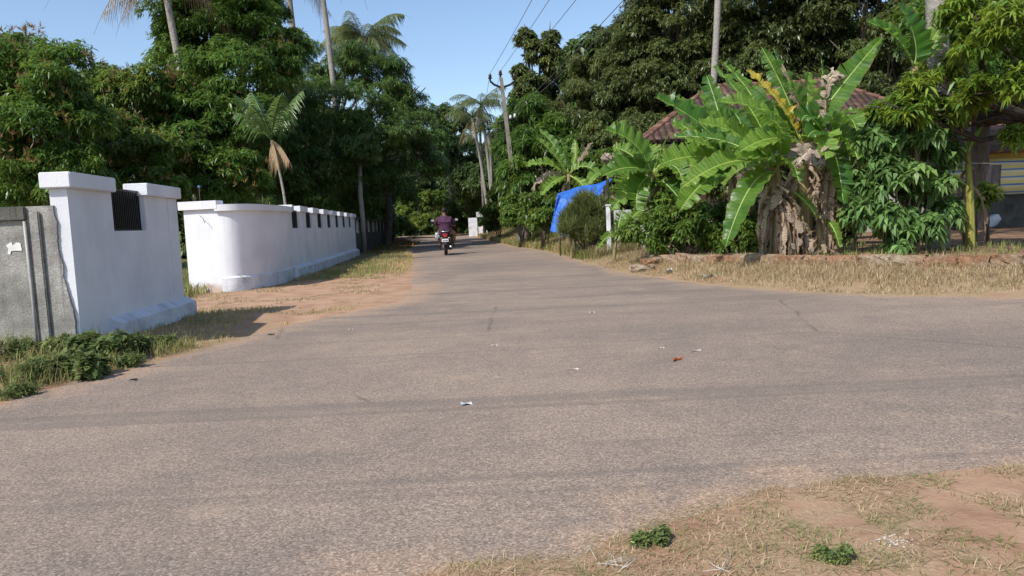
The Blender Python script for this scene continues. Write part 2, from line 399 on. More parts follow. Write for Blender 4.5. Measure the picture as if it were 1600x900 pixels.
def crown_mesh(name, lobes, mat, parent, off, L=.2, W=.05, k=7, dens=16, sub=.36, young=.12, spread=.9, droop=.3, bottom=.55, maxw=60000, clumpy=1., light=None):
    """lobes: (x,y,z,r[,rz]) -> one mesh of leaves gathered in whorls on sub-clumps"""
    V = []; Q = []; A = []; B = []; nv = 0
    for lb in lobes:
        c = np.array(lb[:3]); r = lb[3]; rz = lb[4] if len(lb) > 4 and lb[4] else r * .88
        ns = int(max(7, 26 * clumpy)); dirs = rdir(ns * 2)
        dirs = dirs[dirs[:, 2] > -.75][:ns]
        sc_ = c + dirs * np.array([r, r, rz]) * rng.uniform(.5, .86, (len(dirs), 1)); sr = r * sub * rng.uniform(.65, 1.25, len(dirs))
        hue = np.clip(rng.normal(young, .16, len(dirs)), 0, 1) * (rng.random(len(dirs)) < .55) + young * .2
        tone = rng.uniform(-.22, .22, len(dirs))
        for i in range(len(dirs)):
            nw = int(min(maxw, 4 * math.pi * sr[i] ** 2 * dens * 1.1)) + 3
            u = rdir(nw); u[:, 2] = np.where(u[:, 2] < -.35, -u[:, 2] * rng.random(nw), u[:, 2]); u = norm(u)
            ce = sc_[i] + u * sr[i] * (rng.random((nw, 1)) ** .33) * np.array([1, 1, .8])
            ax = norm(u * .7 + np.array([0, 0, .55]) + dirs[i] * .35 + rng.normal(size=(nw, 3)) * .25)
            v, q, wi = whorls(ce, ax, k, L, W, spread, droop)
            V.append(v); Q.append(q + nv); nv += len(v)
            A.append(np.clip(rng.normal(.45 + tone[i], .24, len(q)), 0, 1)); B.append(np.clip(hue[i] + rng.normal(0, .06, len(q)), 0, 1))
    o = npmesh(name, np.concatenate(V), np.concatenate(Q), mat=mat, parent=parent, attrs={'v': np.concatenate(A), 'y': np.concatenate(B)}, off=off)
    return o
def px_lobes(ls, dz=0):
    """(px, py, depth, radius in px) -> world lobes"""
    out = []
    for l in ls:
        p = pd(l[0], l[1], l[2]); r = l[3] * l[2] / F
        out.append((p[0], p[1], p[2], r, (l[4] * l[2] / F if len(l) > 4 else None)))
    return out
def limbs(bm, base, fork, lobes, r0, off):
    base, fork, off = map(np.asarray, (base, fork, off))
    mid = base * .5 + fork * .5 + np.array([rng.uniform(-.15, .15), rng.uniform(-.1, .1), 0])
    add_tube(bm, [base - off - [0, 0, .2], base * .9 + mid * .1 - off, mid - off, fork - off], [r0 * 1.45, r0 * 1.1, r0 * .9, r0 * .8], 9)
    for lb in lobes:
        t = np.array(lb[:3]); m = fork * .45 + t * .55 + rng.normal(0, .15, 3) - np.array([0, 0, .15])
        add_tube(bm, [fork - off - [0, 0, .1], m - off, t - off, t + (t - m) * .35 - off], [r0 * .55, r0 * .36, r0 * .2, r0 * .06], 6)
        for _ in range(3):
            e = t + rdir(1)[0] * lb[3] * .8; add_tube(bm, [m - off, (m + e) / 2 + rng.normal(0, .12, 3) - off, e - off], [r0 * .2, r0 * .13, r0 * .04], 5)
def tree(name, label, lobes, base_xy, trunk_r=.2, mat=MLEAF, bark=BARK, cat='tree', group=None, fork_z=None, blossom=0, **kw):
    W_ = px_lobes(lobes); bx, by = base_xy; bz = tz(bx, by); off = np.array([bx, by, bz])
    t = thing(name, label, cat, off, group=group)
    cx = np.mean([l[0] for l in W_]); cy = np.mean([l[1] for l in W_]); lo = min(l[2] - l[3] for l in W_)
    fz = fork_z if fork_z else max(bz + .8, min(lo + 1.2, np.mean([l[2] for l in W_])))
    bm = bmesh.new(); limbs(bm, (bx, by, bz), (bx * .8 + cx * .2, by * .8 + cy * .2, fz), W_, trunk_r, off)
    bmobj('trunk', bm, bark, t, True)
    crown_mesh('crown', W_, mat, t, off, **kw)
    if blossom: crown_mesh('blossom', [(l[0], l[1], l[2] + .05, l[3] * 1.06, (l[4] or l[3] * .88) * 1.06) for l in W_], MFLOWER, t, off, L=.16, W=.03, k=7, dens=blossom, young=.25, droop=-.2, spread=.6, clumpy=.5)
    return t
def shrub(name, label, lobes, mat=MBUSH, cat='shrub', group=None, px=True, stem=BARK, ns=5, sr=.02, **kw):
    W_ = px_lobes(lobes) if px else lobes
    cx = float(np.mean([l[0] for l in W_])); cy = float(np.mean([l[1] for l in W_])); off = np.array([cx, cy, tz(cx, cy)])
    t = thing(name, label, cat, off, group=group)
    crown_mesh('foliage', W_, mat, t, off, **kw)
    bm = bmesh.new()
    for lb in W_:
        for _ in range(max(1, ns // 2)):
            e = np.array(lb[:3]) + rdir(1)[0] * lb[3] * .7; b = off + [rng.uniform(-.15, .15), rng.uniform(-.1, .1), -.05]
            add_tube(bm, [b - off, (b * .4 + e * .6) + rng.normal(0, .06, 3) - off, e - off], [sr, sr * .7, sr * .25], 5)
    bmobj('stem', bm, stem, t, True)
    return t
def blades(name, pts, h, wd, mat, lean=.5, y=.0, label=None, cat=None, flat=0., kind='stuff', yv=None):
    n = len(pts); a = rng.uniform(0, 2 * math.pi, n); hh = h * rng.uniform(.45, 1.3, n); ln = lean * rng.uniform(.1, 1.3, n)
    d = np.stack([np.cos(a), np.sin(a), np.zeros(n)], 1); s = np.stack([-np.sin(a), np.cos(a), np.zeros(n)], 1)
    ww = (wd * rng.uniform(.7, 1.3, n))[:, None]
    m = pts + d * (ln * hh * .35)[:, None] + np.array([0, 0, 1.]) * (hh * .6)[:, None] * (1 - flat)
    tp = pts + d * (ln * hh * 1.0)[:, None] + np.array([0, 0, 1.]) * (hh * (1 - .3 * ln))[:, None] * (1 - flat) + np.array([0, 0, .004])
    v = np.stack([pts - s * ww / 2, pts + s * ww / 2, m + s * ww * .38, m - s * ww * .38, tp], 1).reshape(-1, 3)
    b = np.arange(n)[:, None] * 5
    q = b + np.array([[0, 1, 2, 3]]); t = b + np.array([[3, 2, 4]])
    va = rng.random(n); ya = np.clip((yv if yv is not None else y) + rng.normal(0, .18, n), 0, 1)
    o = npmesh(name, v, q, t, mat, attrs={'v': np.concatenate([va, va]), 'y': np.concatenate([ya, ya])})
    return tag(o, label, cat, kind=kind)
def scatter(n, x0, x1, y0, y1, cond):
    x = rng.uniform(x0, x1, n); y = rng.uniform(y0, y1, n); sd = road_sd(x, y); m = cond(x, y, sd)
    x, y, sd = x[m], y[m], sd[m]; return np.stack([x, y, terrain(x, y, sd) - .005], 1), sd

# ------------------------------------------------------------------ white compound walls
U = norm(np.array([-.098, 1.0, 0])); Nn = np.array([U[1], -U[0], 0])      # along the wall, and out to the road
def frame(origin): return Matrix(((Nn[0], U[0], 0, origin[0]), (Nn[1], U[1], 0, origin[1]), (0, 0, 1, 0), (0, 0, 0, 1)))
def wbox(bm, M, x0, x1, s0, s1, z0, z1, bev=0): add_box(bm, (x0, s0, z0), (x1, s1, z1), bev, M)
def local_box(bm, x0, x1, s0, s1, z0, z1, bev=.006): add_box(bm, (x0, s0, z0), (x1, s1, z1), bev)
def place(o, origin): o.matrix_world = frame(origin)
HT = 1.58
A1 = (-3.63, 6.13)
w1 = thing('compound_wall', 'white painted wall segment with one grilled slot, nearest the camera beside the old grey wall', 'wall', (A1[0], A1[1], 0)); place(w1, A1)
L1 = 2.54; T = .14; SILL = 1.09
s0, s1 = .83, 1.61
bm = bmesh.new()
local_box(bm, -T, 0, 0, L1, -.3, SILL, 0); local_box(bm, -T, 0, 0, s0, SILL, HT - .13, 0); local_box(bm, -T, 0, s1, L1, SILL, HT - .13, 0)
local_box(bm, 0, .012, 2.25, L1 - .004, .2, HT - .135, 0)
bmobj('wall', bm, WHITE, w1)
bm = bmesh.new(); local_box(bm, -T - .05, .055, -.05, s0 - .005, HT - .13, HT, .008); bmobj('cap', bm, WHITE, w1)
bm = bmesh.new(); local_box(bm, -T - .05, .055, s1 - .03, L1 + .05, HT - .13, HT, .008); bmobj('cap', bm, WHITE, w1)
def plinth_bm(bm, x, s0, s1, h, sl=.06, end=True):
    prof = [(0, -.3), (x, -.3), (x, h - sl), (0.0, h)]
    a = [bm.verts.new((p[0], s0, p[1])) for p in prof]; b = [bm.verts.new((p[0], s1, p[1])) for p in prof]
    bm.faces.new(a); bm.faces.new(b[::-1])
    for i in range(4): bm.faces.new((a[i], a[(i + 1) % 4], b[(i + 1) % 4], b[i]))
bm = bmesh.new(); plinth_bm(bm, .11, .55, L1 + .1, .3); bmobj('plinth', bm, PLINTH, w1)
def grille(parent, x, s0, s1, z0, z1, step=.045):
    bm = bmesh.new(); n = int((s1 - s0) / step)
    for i in range(n + 1):
        s = s0 + .01 + (s1 - s0 - .02) * i / n; add_box(bm, (x - .012, s - .008, z0), (x + .012, s + .008, z1))
    add_box(bm, (x - .016, s0, z1), (x + .016, s1, z1 + .02)); add_box(bm, (x - .016, s0, z0), (x + .016, s1, z0 + .02))
    add_box(bm, (x - .02, s0, z0 + .02), (x - .014, s1, z1))     # dark sheet behind the bars
    return bmobj('grille', bm, BLACK, parent)
grille(w1, -.06, s0, s1, SILL, HT - .1)

# old grey wall to its left, with a ragged plaster edge against the white end face
gy = 6.1; gx1 = A1[0] - .03
gw = thing('cement_wall', 'old stained grey cement wall at the left edge, joined to the white wall', 'wall', (-5, gy, 0))
bm = bmesh.new()
rag = [(gx1 - .075 + .075 * (1.32 - z) / 1.3 + (float(vnoise(z, 3.1, .31)) - .5) * .05 + (float(vnoise(z, 7.7, .09)) - .5) * .03 + (float(vnoise(z, 1.7, .03)) - .5) * .012, z) for z in np.linspace(-.3, 1.31, 120)]
poly = [(-9, -.3)] + [(x, z) for x, z in rag] + [(-9, 1.31)]
a = [bm.verts.new((x + 5, 0, z)) for x, z in poly]; b = [bm.verts.new((x + 5, .2, z)) for x, z in poly]
bm.faces.new(a); bm.faces.new(b[::-1])
for i in range(len(poly)): bm.faces.new((a[i], b[i], b[(i + 1) % len(poly)], a[(i + 1) % len(poly)]))
bmobj('wall', bm, CEMENT, gw)
bm = bmesh.new(); add_box(bm, (-4, -.035, 1.2), (gx1 - .3 + 5, -.002, 1.313), .006); bmobj('coping', bm, CEMENT_D, gw)
bm = bmesh.new(); add_box(bm, (gx1 - .27 + 5, -.03, -.2), (gx1 - .19 + 5, -.002, 1.27), .008); bmobj('pilaster', bm, CEMENT, gw)
tube_obj('drain_pipe', [(gx1 - .31 + 5, -.022, 0.0), (gx1 - .31 + 5, -.02, .6), (gx1 - .315 + 5, -.02, 1.19)], .012, GREYPIPE, gw)
bm = bmesh.new(); add_box(bm, (-4, -.05, -.2), (gx1 - .33 + 5, -.003, .12), .02); bmobj('footing', bm, CEMENT, gw)
PAPER = plain('torn_paper', (.75, .75, .72), .8)
bm = bmesh.new()
pp = [(-.075, .02), (-.03, .045), (-.02, .015), (.01, .04), (.045, .03), (.05, -.03), (0, -.028), (-.04, -.03), (-.05, -.06), (-.07, -.05), (-.06, -.01)]
c0 = pd(12, 387, 6.0)
va = [bm.verts.new((c0[0] + x, gy - .006, c0[2] + z)) for x, z in pp]; vb = [bm.verts.new((c0[0] + x, gy - .001, c0[2] + z)) for x, z in pp]
bm.faces.new(va); bm.faces.new(vb[::-1])
for i in range(len(pp)): bm.faces.new((va[i], vb[i], vb[(i + 1) % len(pp)], va[(i + 1) % len(pp)]))
tag(bmobj('paper_scrap', bm, PAPER), 'torn white paper remnant stuck on the old grey cement wall', 'paper')

# second white wall: gate end, bulging corner, straight run with seven slots
A2 = (-4.55, 15.4); L2 = 12.2
w2 = thing('compound_wall', 'long white wall with rounded corner, seven narrow slots and a cap, beyond the gate opening', 'wall', (A2[0], A2[1], 0)); place(w2, A2)
Minv = frame(A2).inverted()
def to2(p): q = Minv @ Vector((p[0], p[1], 0)); return (q.x, q.y)
front = [(-5.55, 12.66), (-5.0, 12.6)]
curve = [(-4.98, 12.6), (-4.86, 12.605), (-4.74, 12.645), (-4.63, 12.74), (-4.55, 12.89), (-4.49, 13.12), (-4.455, 13.45), (-4.44, 13.95), (-4.46, 14.7), (-4.5, 15.05), (-4.55, 15.4)]
def smooth_poly(ps, n=6):
    ps = [np.array(p) for p in ps]; out = []
    for i in range(len(ps) - 1):
        p0 = ps[max(i - 1, 0)]; p1 = ps[i]; p2 = ps[i + 1]; p3 = ps[min(i + 2, len(ps) - 1)]
        for j in range(n):
            t = j / n; out.append(.5 * (2 * p1 + (p2 - p0) * t + (2 * p0 - 5 * p1 + 4 * p2 - p3) * t * t + (3 * p1 - p0 - 3 * p2 + p3) * t ** 3))
    return out + [ps[-1]]
cv = smooth_poly(curve)
def band(bm, path, o0, o1, z0, z1, ztop_in=None):
    """a strip following path; o0 inner offset, o1 outer offset (outer = to the right of travel)"""
    P = np.array(path); Tn = np.gradient(P, axis=0); Tn /= np.linalg.norm(Tn, axis=1)[:, None]; N2 = np.stack([Tn[:, 1], -Tn[:, 0]], 1)
    a = P + N2 * o0; b = P + N2 * o1; zi = z1 if ztop_in is None else ztop_in; rings = []
    for i in range(len(P)):
        q = [(*to2(a[i]), z0), (*to2(b[i]), z0), (*to2(b[i]), z1), (*to2(a[i]), zi)]; rings.append([bm.verts.new(x) for x in q])
    for r0, r1 in zip(rings, rings[1:]):
        for k in range(4): bm.faces.new((r0[k], r0[(k + 1) % 4], r1[(k + 1) % 4], r1[k]))
    bm.faces.new(rings[0]); bm.faces.new(rings[-1][::-1])
HC = 1.53
bm = bmesh.new()
band(bm, [front[0], (-5.3, 12.63)] + list(cv), -.2, 0, -.3, HC - .11); band(bm, [front[0], (-5.3, 12.63), front[1]], -.2, 0, HC - .11, HT - .12)
nS = 7; sl = .78; pitch = 1.685; first = .2
slots = [(first + i * pitch, first + i * pitch + sl) for i in range(nS)]
add_box(bm, (-.2, 0, -.3), (0, L2, SILL)); prev = 0
for a_, b_ in slots + [(L2, L2)]:
    add_box(bm, (-.2, prev, SILL), (0, a_, HT - .13)); prev = b_
bmobj('wall', bm, WHITE, w2)
bm = bmesh.new(); band(bm, [(-5.61, 12.667), (-4.93, 12.593)], -T - .05, .06, HT - .12, HT + .02); bmobj('cap', bm, WHITE, w2)
bm = bmesh.new(); band(bm, cv, -.25, .06, HC - .11, HC); bmobj('cap', bm, WHITE, w2)
prev = .02
for a_, b_ in slots + [(L2 + .05, 0)]:
    bm = bmesh.new(); add_box(bm, (-.25, max(prev - .02, .02), HT - .13), (.055, a_ + .02, HT), .006); bmobj('cap', bm, WHITE, w2); prev = b_
for a_, b_ in slots: grille(w2, -.05, a_, b_, SILL, HT - .12, .06)
bm = bmesh.new()
band(bm, cv[2:], 0, .03, -.3, .27, .3); plinth_bm(bm, .1, 0, L2 + .08, .3); bmobj('plinth', bm, PLINTH, w2)
# bare wires sticking out of the render and the thin rods standing on the wall
RUST = plain('rusty_rod', (.12, .07, .05), .8)
for i, (px, py, py2, lab) in enumerate([(313, 318, 289, 'thin steel rod standing on the gate end of the long white wall'), (411, 320, 303, 'short thin rod standing on the curved white cap')]):
    p = pd(px, py, 12.9 if i == 0 else 13.7); q = pd(px, py2, 12.9 if i == 0 else 13.7)
    r_ = thing('steel_rod', lab, 'rod', (p[0], p[1], p[2] - .03))
    tube_obj('rod', [(0, 0, -.03), (0, 0, q[2] - p[2])], .006, RUST, r_, 6)
    if i == 0:
        bm = bmesh.new(); bmesh.ops.create_icosphere(bm, subdivisions=1, radius=.025, matrix=Matrix.Translation((0, 0, q[2] - p[2]))); bmobj('rod_cap', bm, plain('blue_cap', (.1, .2, .4)), r_)
bm = bmesh.new()
for (x1, y1), (x2, y2), (x3, y3) in [((312, 337), (317, 341), (320, 348)), ((371, 428), (379, 433), (383, 437))]:
    d = 12.56 if y1 < 400 else 12.6
    add_tube(bm, [pd(x1, y1, d) - [0, .0, 0], pd(x2, y2, d - .06), pd(x3, y3, d - .04)], .005, 5)
for v in bm.verts: q = Minv @ v.co; v.co = q
bmobj('wire_stub', bm, RUST, w2, True)

# old wall carrying on, dark with white lattice panels
A3 = (-6.0, 28.75)
w3 = thing('panel_wall', 'old dark cement wall with white lattice panels, past the end of the long white wall', 'wall', (A3[0], A3[1], 0)); place(w3, A3)
bm = bmesh.new(); L3 = 17.5
add_box(bm, (-.18, 0, -.3), (0, L3, .85))
for i in range(8):
    s = i * 2.45; add_box(bm, (-.2, s, .85), (.02, s + .3, 1.42))
add_box(bm, (-.2, -.02, 1.42), (.03, L3 + .02, 1.5))
bmobj('wall', bm, CEMENT_D, w3)
PANEL = plain('old_white_panel', (.5, .5, .47), .8, var=.2)
for i in range(7):
    bm = bmesh.new(); s = i * 2.45 + .3
    for j in range(7): add_box(bm, (-.12, s + j * .3, .85), (-.08, s + j * .3 + .06, 1.42))
    for j in range(5): add_box(bm, (-.115, s, .87 + j * .12), (-.085, s + 2.15, .92 + j * .12))
    bmobj('lattice_panel', bm, PANEL, w3)

# ------------------------------------------------------------------ laterite kerb of blocks along the right verge
def laterite_mat():
    k = NT('laterite'); p = k.pos(); f = k.noise(p, 18, 6, .75); b_ = k.noise(p, 2, 3)
    c = k.mix(k.ramp(b_, [(.4, 0.), (.6, 1.)]), k.ramp(f, [(.35, (.13, .07, .04)), (.6, (.34, .19, .11))]), k.ramp(f, [(.35, (.2, .15, .1)), (.6, (.42, .33, .24))]))
    k.base(c, .95, .1); k.bump(f, 1., .04); return k.m
LAT = laterite_mat()
cur = [ground_at(1018, 408), ground_at(1100, 410), ground_at(1200, 411), ground_at(1300, 413), ground_at(1400, 414), ground_at(1500, 416), ground_at(1600, 417)]
cur += [cur[-1] + (cur[-1] - cur[-2]) * t for t in (1, 2.5)]
cpts = []; 
for a_, b_ in zip(cur, cur[1:]):
    n = max(1, int(round(np.linalg.norm((b_ - a_)[:2]) / .42)))
    for i in range(n): cpts.append((a_ + (b_ - a_) * i / n, a_ + (b_ - a_) * (i + .93) / n))
def rock_bm(bm, c, s, rz, jit=.12, cuts=3):
    b2 = bmesh.new(); bmesh.ops.create_cube(b2, size=1); bmesh.ops.subdivide_edges(b2, edges=b2.edges[:], cuts=cuts, use_grid_fill=True)
    bmesh.ops.smooth_vert(b2, verts=b2.verts[:], factor=.35, use_axis_x=True, use_axis_y=True, use_axis_z=True)
    Mx = Matrix.Translation([float(x) for x in c]) @ Matrix.Rotation(rz, 4, 'Z') @ Matrix.Rotation(random.uniform(-.08, .08), 4, 'X')
    for v in b2.verts: v.co = Mx @ Vector(((v.co.x + random.uniform(-jit, jit) * .5) * s[0], (v.co.y + random.uniform(-jit, jit) * .5) * s[1], (v.co.z + random.uniform(-jit, jit) * .5) * s[2]))
    me = bpy.data.meshes.new('t'); b2.to_mesh(me); b2.free(); bm.from_mesh(me); bpy.data.meshes.remove(me)
kb = thing('laterite_kerb', 'low row of red brown laterite blocks edging the yard behind the dry grass verge', 'kerb', cur[0])
for a_, b_ in cpts:
    if random.random() < .06: continue
    m = (a_ + b_) / 2; d = b_ - a_; bm = bmesh.new()
    rock_bm(bm, (m[0] - cur[0][0], m[1] - cur[0][1], m[2] - cur[0][2] + .015 + random.uniform(-.02, .02)), (np.hypot(d[0], d[1]) * 1.08, .24, .24), math.atan2(d[1], d[0]) + random.uniform(-.05, .05), .14)
    bmobj('block', bm, LAT, kb)
ROCKY = plain('grey_rubble', (.36, .33, .3), .95, .1, var=.3, sc_=14)
for px, py, s, lab in [(1020, 414, .5, 'red laterite block lying at the left end of the kerb row'), (1003, 424, .42, 'rough red laterite lump half buried in dry grass nearest the road'), (945, 391, .45, 'red laterite lump beside the feathery bush')]:
    p = ground_at(px, py); bm = bmesh.new(); rock_bm(bm, (0, 0, .03), (s, s * .6, s * .38), random.uniform(0, 1), .25)
    o = bmobj('laterite_rock', bm, LAT); o.location = p; tag(o, lab, 'rock')
p = ground_at(980, 393); bm = bmesh.new()
for i in range(9): rock_bm(bm, (random.uniform(-.3, .3), random.uniform(-.12, .12), random.uniform(.02, .16)), (.17, .13, .11), random.uniform(0, 3), .35, 2)
o = bmobj('rubble_heap', bm, ROCKY); o.location = p; tag(o, 'small heap of grey concrete rubble in front of the low banana leaves', 'rubble')
# ------------------------------------------------------------------ coconut palms
def frond_mesh(p0, az, length, rise, sag, nl=34, leafl=.75, dead=False, tw=0.):
    """one feather leaf: rachis arc plus hanging leaflets"""
    dx = np.array([math.cos(az), math.sin(az), 0]); t = np.linspace(0, 1, 14)
    pts = p0 + dx * (length * (t * (1 - .12 * t)))[:, None] + np.array([0, 0, 1.]) * (length * (rise * t - sag * t ** 2.1))[:, None]
    bm_p = pts; side = np.cross(dx, [0, 0, 1.])
    ti = np.linspace(.12, .99, nl); c = np.stack([np.interp(ti, t, pts[:, k]) for k in range(3)], 1)
    tan = norm(np.gradient(pts, axis=0)); tc = np.stack([np.interp(ti, t, tan[:, k]) for k in range(3)], 1)
    V = []; Q = []; n = 0
    for sg in (-1, 1):
        L = leafl * np.sin(np.clip(ti * 1.05 + .12, 0, 1) * math.pi) ** .55 * rng.uniform(.75, 1.1, nl)
        dn = rng.uniform(.25, .75, (nl, 1)) + (1.1 if dead else 0)
        d = norm(side * sg + tc * .75 - np.array([0, 0, 1.]) * dn)
        m = c + d * L[:, None] * .5; tp = c + d * L[:, None] - np.array([0, 0, 1.]) * (L * (.35 + .5 * rng.random(nl)))[:, None]
        wv = norm(tc) * (.03 if length < 4.4 else .055)
        v = np.stack([c - wv * .5, c + wv * .5, m + wv * .7, m - wv * .7, tp + wv * .12, tp - wv * .12], 1).reshape(-1, 3)
        b = np.arange(nl)[:, None] * 6 + n
        Q += [b + np.array([[0, 1, 2, 3]]), b + np.array([[3, 2, 4, 5]])]; V.append(v); n += len(v)
    # rachis as a thin square tube
    rr = .035 * (1 - .85 * t); up_ = np.array([0, 0, 1.])
    rv = np.stack([pts + side * rr[:, None], pts + up_ * rr[:, None], pts - side * rr[:, None], pts - up_ * rr[:, None]], 1).reshape(-1, 3)
    q = []
    for i in range(13):
        for k in range(4): q.append([n + i * 4 + k, n + i * 4 + (k + 1) % 4, n + i * 4 + 4 + (k + 1) % 4, n + i * 4 + 4 + k])
    V.append(rv); Q.append(np.array(q)); Qa = np.concatenate(Q)
    return np.concatenate(V), Qa
def palm(label, top, base, r=.14, nf=18, fl=4.2, leafl=.8, group='coconut palms rising above the trees', crown=True, deadf=3, seed=1, mat=MPALM, azs=None, lift=0., sagk=1., nl=34, name='coconut_palm'):
    rs = random.Random(seed); top = np.array(top, float); base = np.array(base, float)
    t_ = thing(name, label, 'palm tree', base, group=group)
    pts = []; rad = []
    for i in range(15):
        t = i / 14; p = base * (1 - t) + top * t; p = p + np.array([math.sin(t * 3) * .15, 0, 0]) * (1 if i < 14 else 0); pts.append(p - base); rad.append(r * (1.25 - .35 * t) * (1 + (.04 if i % 2 else -.02)))
    pts[0][2] -= .2
    bm = bmesh.new(); add_tube(bm, pts, rad, 10); bmobj('trunk', bm, PALMBARK, t_, True)
    if crown:
        for i in range(nf):
            az = (azs[i] if azs else i * 2.4 + rs.uniform(-.3, .3)); lvl = i / nf
            dead = i >= nf - deadf
            rise = lift + rs.uniform(.15, .5) + .75 * (1 - lvl) ** 1.3; sag = rs.uniform(.65, .95) + .15 * lvl
            if dead: rise = -.35; sag = .55
            v, q = frond_mesh(top + [0, 0, .15 * (1 - lvl)], az, fl * rs.uniform(.85, 1.08) * (.8 if dead else 1), rise, sag * (sagk if not dead else 1), nl, leafl, dead)
            a = np.clip(rng.normal(.5, .25, len(q)), 0, 1); y = np.clip((1.3 if dead else rs.choice([0, .03, .08, .2])) + rng.normal(0, .08, len(q)), 0, 1)
            npmesh('frond', v, q, mat=mat if not dead else MDEADPALM, parent=t_, attrs={'v': a, 'y': y}, off=base)
    return t_
MDEADPALM = leaf_mat('dry_palm_leaflet', (.12, .075, .04), (.24, .16, .09), (.3, .22, .13), rough=.8, trans=.12, spec=.1)

g0 = lambda p: np.array([p[0], p[1], tz(p[0], p[1])])
def under(px, py, d, lean=(0, 0)):
    p = pd(px, py, d); return p, np.array([p[0] + lean[0], p[1] + lean[1], tz(p[0] + lean[0], p[1] + lean[1])])
tp_, bs = under(246, -70, 24.5, (.75, 0)); palm('coconut palm with the palest trunk at upper left, dry fronds hanging beside it', tp_, bs, .11, 18, 3.8, seed=3)
tp_, bs = under(244, -50, 33, (1.0, .5)); palm('darker palm just behind the palest trunk at the upper left', tp_, bs, .15, 18, 3.9, seed=5)
tp_, bs = under(494, -75, 34.2, (.55, 0)); palm('tall coconut palm with a straight pale trunk above the mango tree', tp_, bs, .12, 20, 4.1, seed=7)
tp_, bs = under(446, -50, 40, (.3, 0)); palm('coconut palm left of the straight pale trunk, with drooping dry fronds at the top', tp_, bs, .15, 18, 3.8, seed=9)
tp_, bs = under(566, 66, 62, (.5, 0)); palm('distant coconut palm with its full crown against the sky above the mango tree', tp_, bs, .18, 30, 4.6, 1.0, seed=13, nl=60)
for px, py, lx, sd_, lb in [(738, 185, .9, 21, 'left slender palm of the distant group at the road bend'), (764, 205, -.3, 23, 'distant palm nearest the utility pole, with pale drooping fronds'), (751, 165, .5, 25, 'tallest distant palm at the road bend, in the middle of its group')]:
    tp_, bs = under(px, py, 56, (lx, 0)); palm(lb, tp_, bs, .1, 17, 2.9, .65, group='slender palms at the road bend', deadf=3, seed=sd_, nl=28)
tp_, bs = under(1126, -190, 27, (-.95, 0)); palm('tall palm with a thin pale trunk rising behind the tiled house', tp_, bs, .11, 16, 3.6, seed=31)
# young palm with a dry hanging frond, in front of the mango trees
tp_, bs = under(424, 222, 20.5, (.22, 0)); yp = palm('young coconut palm with upright fronds and dry hanging ones behind the curved white wall', tp_, bs, .035, 9, 1.3, .45, group=None, deadf=2, seed=41, azs=[2.4, .6, 3.6, 5.4, 1.3, 4.5, 2.9, -.6, -1.1], nl=30, lift=.8, sagk=.8, mat=MLEAF4)

# ------------------------------------------------------------------ trees on the left
TL = 'mango trees behind the white walls'
def T_(label, lobes, d=None, **kw):
    b = pd(lobes[0][0], 300, lobes[0][2] + .6)
    xy = kw.pop('base', (b[0], b[1])); return tree(kw.pop('name', 'mango_tree'), label, lobes, xy, **kw)
T_('dark mango tree at the far left with brownish flower sprays, above the grey wall', [(30, 130, 19, 75), (95, 125, 18.6, 62), (-50, 150, 19, 95), (60, 215, 18.2, 85), (135, 190, 18.6, 50), (0, 285, 18, 80), (110, 285, 18.2, 65), (40, 80, 19.4, 42)], group=TL, trunk_r=.25, young=.14, L=.18, W=.042, dens=19, blossom=1.3)
T_('lower mango tree between the dark far left one and the tall bright one', [(190, 150, 22.5, 48), (225, 140, 22.5, 40), (165, 130, 23, 35), (185, 220, 21.6, 60), (235, 245, 21, 55), (190, 300, 20.5, 60), (250, 300, 20.5, 45), (150, 250, 20.5, 50)], group=TL, young=.2, L=.2, W=.055, dens=15, blossom=.25, mat=MLEAF5)
T_('tall dense bright green mango tree at upper left, over the two palm trunks', [(330, 60, 27.5, 88), (395, 50, 27, 66), (292, 120, 27, 60), (350, -15, 28, 70), (300, 10, 28, 55), (405, 5, 28, 45), (452, 78, 27.5, 40), (300, 235, 23, 60), (350, 290, 22.5, 50), (395, 200, 24, 60), (380, 130, 25, 85), (262, 180, 23.4, 56), (230, 150, 23.6, 30), (275, 135, 23.2, 28), (330, 200, 24, 75), (290, 270, 23, 60), (370, 280, 23, 60), (320, 10, 27.5, 60), (272, 50, 27, 35), (430, 100, 26, 45)], group=TL, trunk_r=.3, young=.14, L=.19, W=.048, dens=17, blossom=.2)
T_('broad mango tree reaching toward the road with fine drooping leaves, behind the slotted wall', [(470, 112, 37, 50), (540, 118, 37, 52), (600, 132, 35, 48), (638, 165, 35.5, 40), (565, 228, 30.2, 30), (505, 180, 32.5, 76), (590, 210, 33, 65), (640, 205, 34, 42), (440, 190, 31, 60), (520, 270, 31, 60), (430, 240, 29.5, 50), (560, 260, 32, 50), (480, 320, 30, 45), (560, 315, 33, 40), (400, 310, 28, 40), (600, 280, 34, 50), (655, 245, 36, 38), (445, 280, 30, 58), (560, 95, 35, 38), (628, 165, 34.5, 36)], group=TL, trunk_r=.3, young=.12, L=.2, W=.038, dens=17, mat=MLEAF4)
T_('dark low tree overhanging the old panel wall near the bend', [(600, 250, 42, 40), (645, 235, 44, 40), (560, 285, 40, 38), (620, 300, 46, 34), (668, 262, 48, 30), (675, 225, 50, 28)], group=TL, trunk_r=.2, L=.26, dens=10, young=.04)
p = pd(566, 338, 31.)
tube_obj_t = thing('tree_trunk', 'slim pale grey tree trunk standing behind the far end of the slotted white wall', 'tree', (p[0], p[1], 0))
tube_obj('trunk', [(0, 0, -.1), (0.02, 0, 1.4), (-.02, 0, 2.4), (.03, .1, 4.3)], [.11, .1, .1, .08], PALMBARK, tube_obj_t)
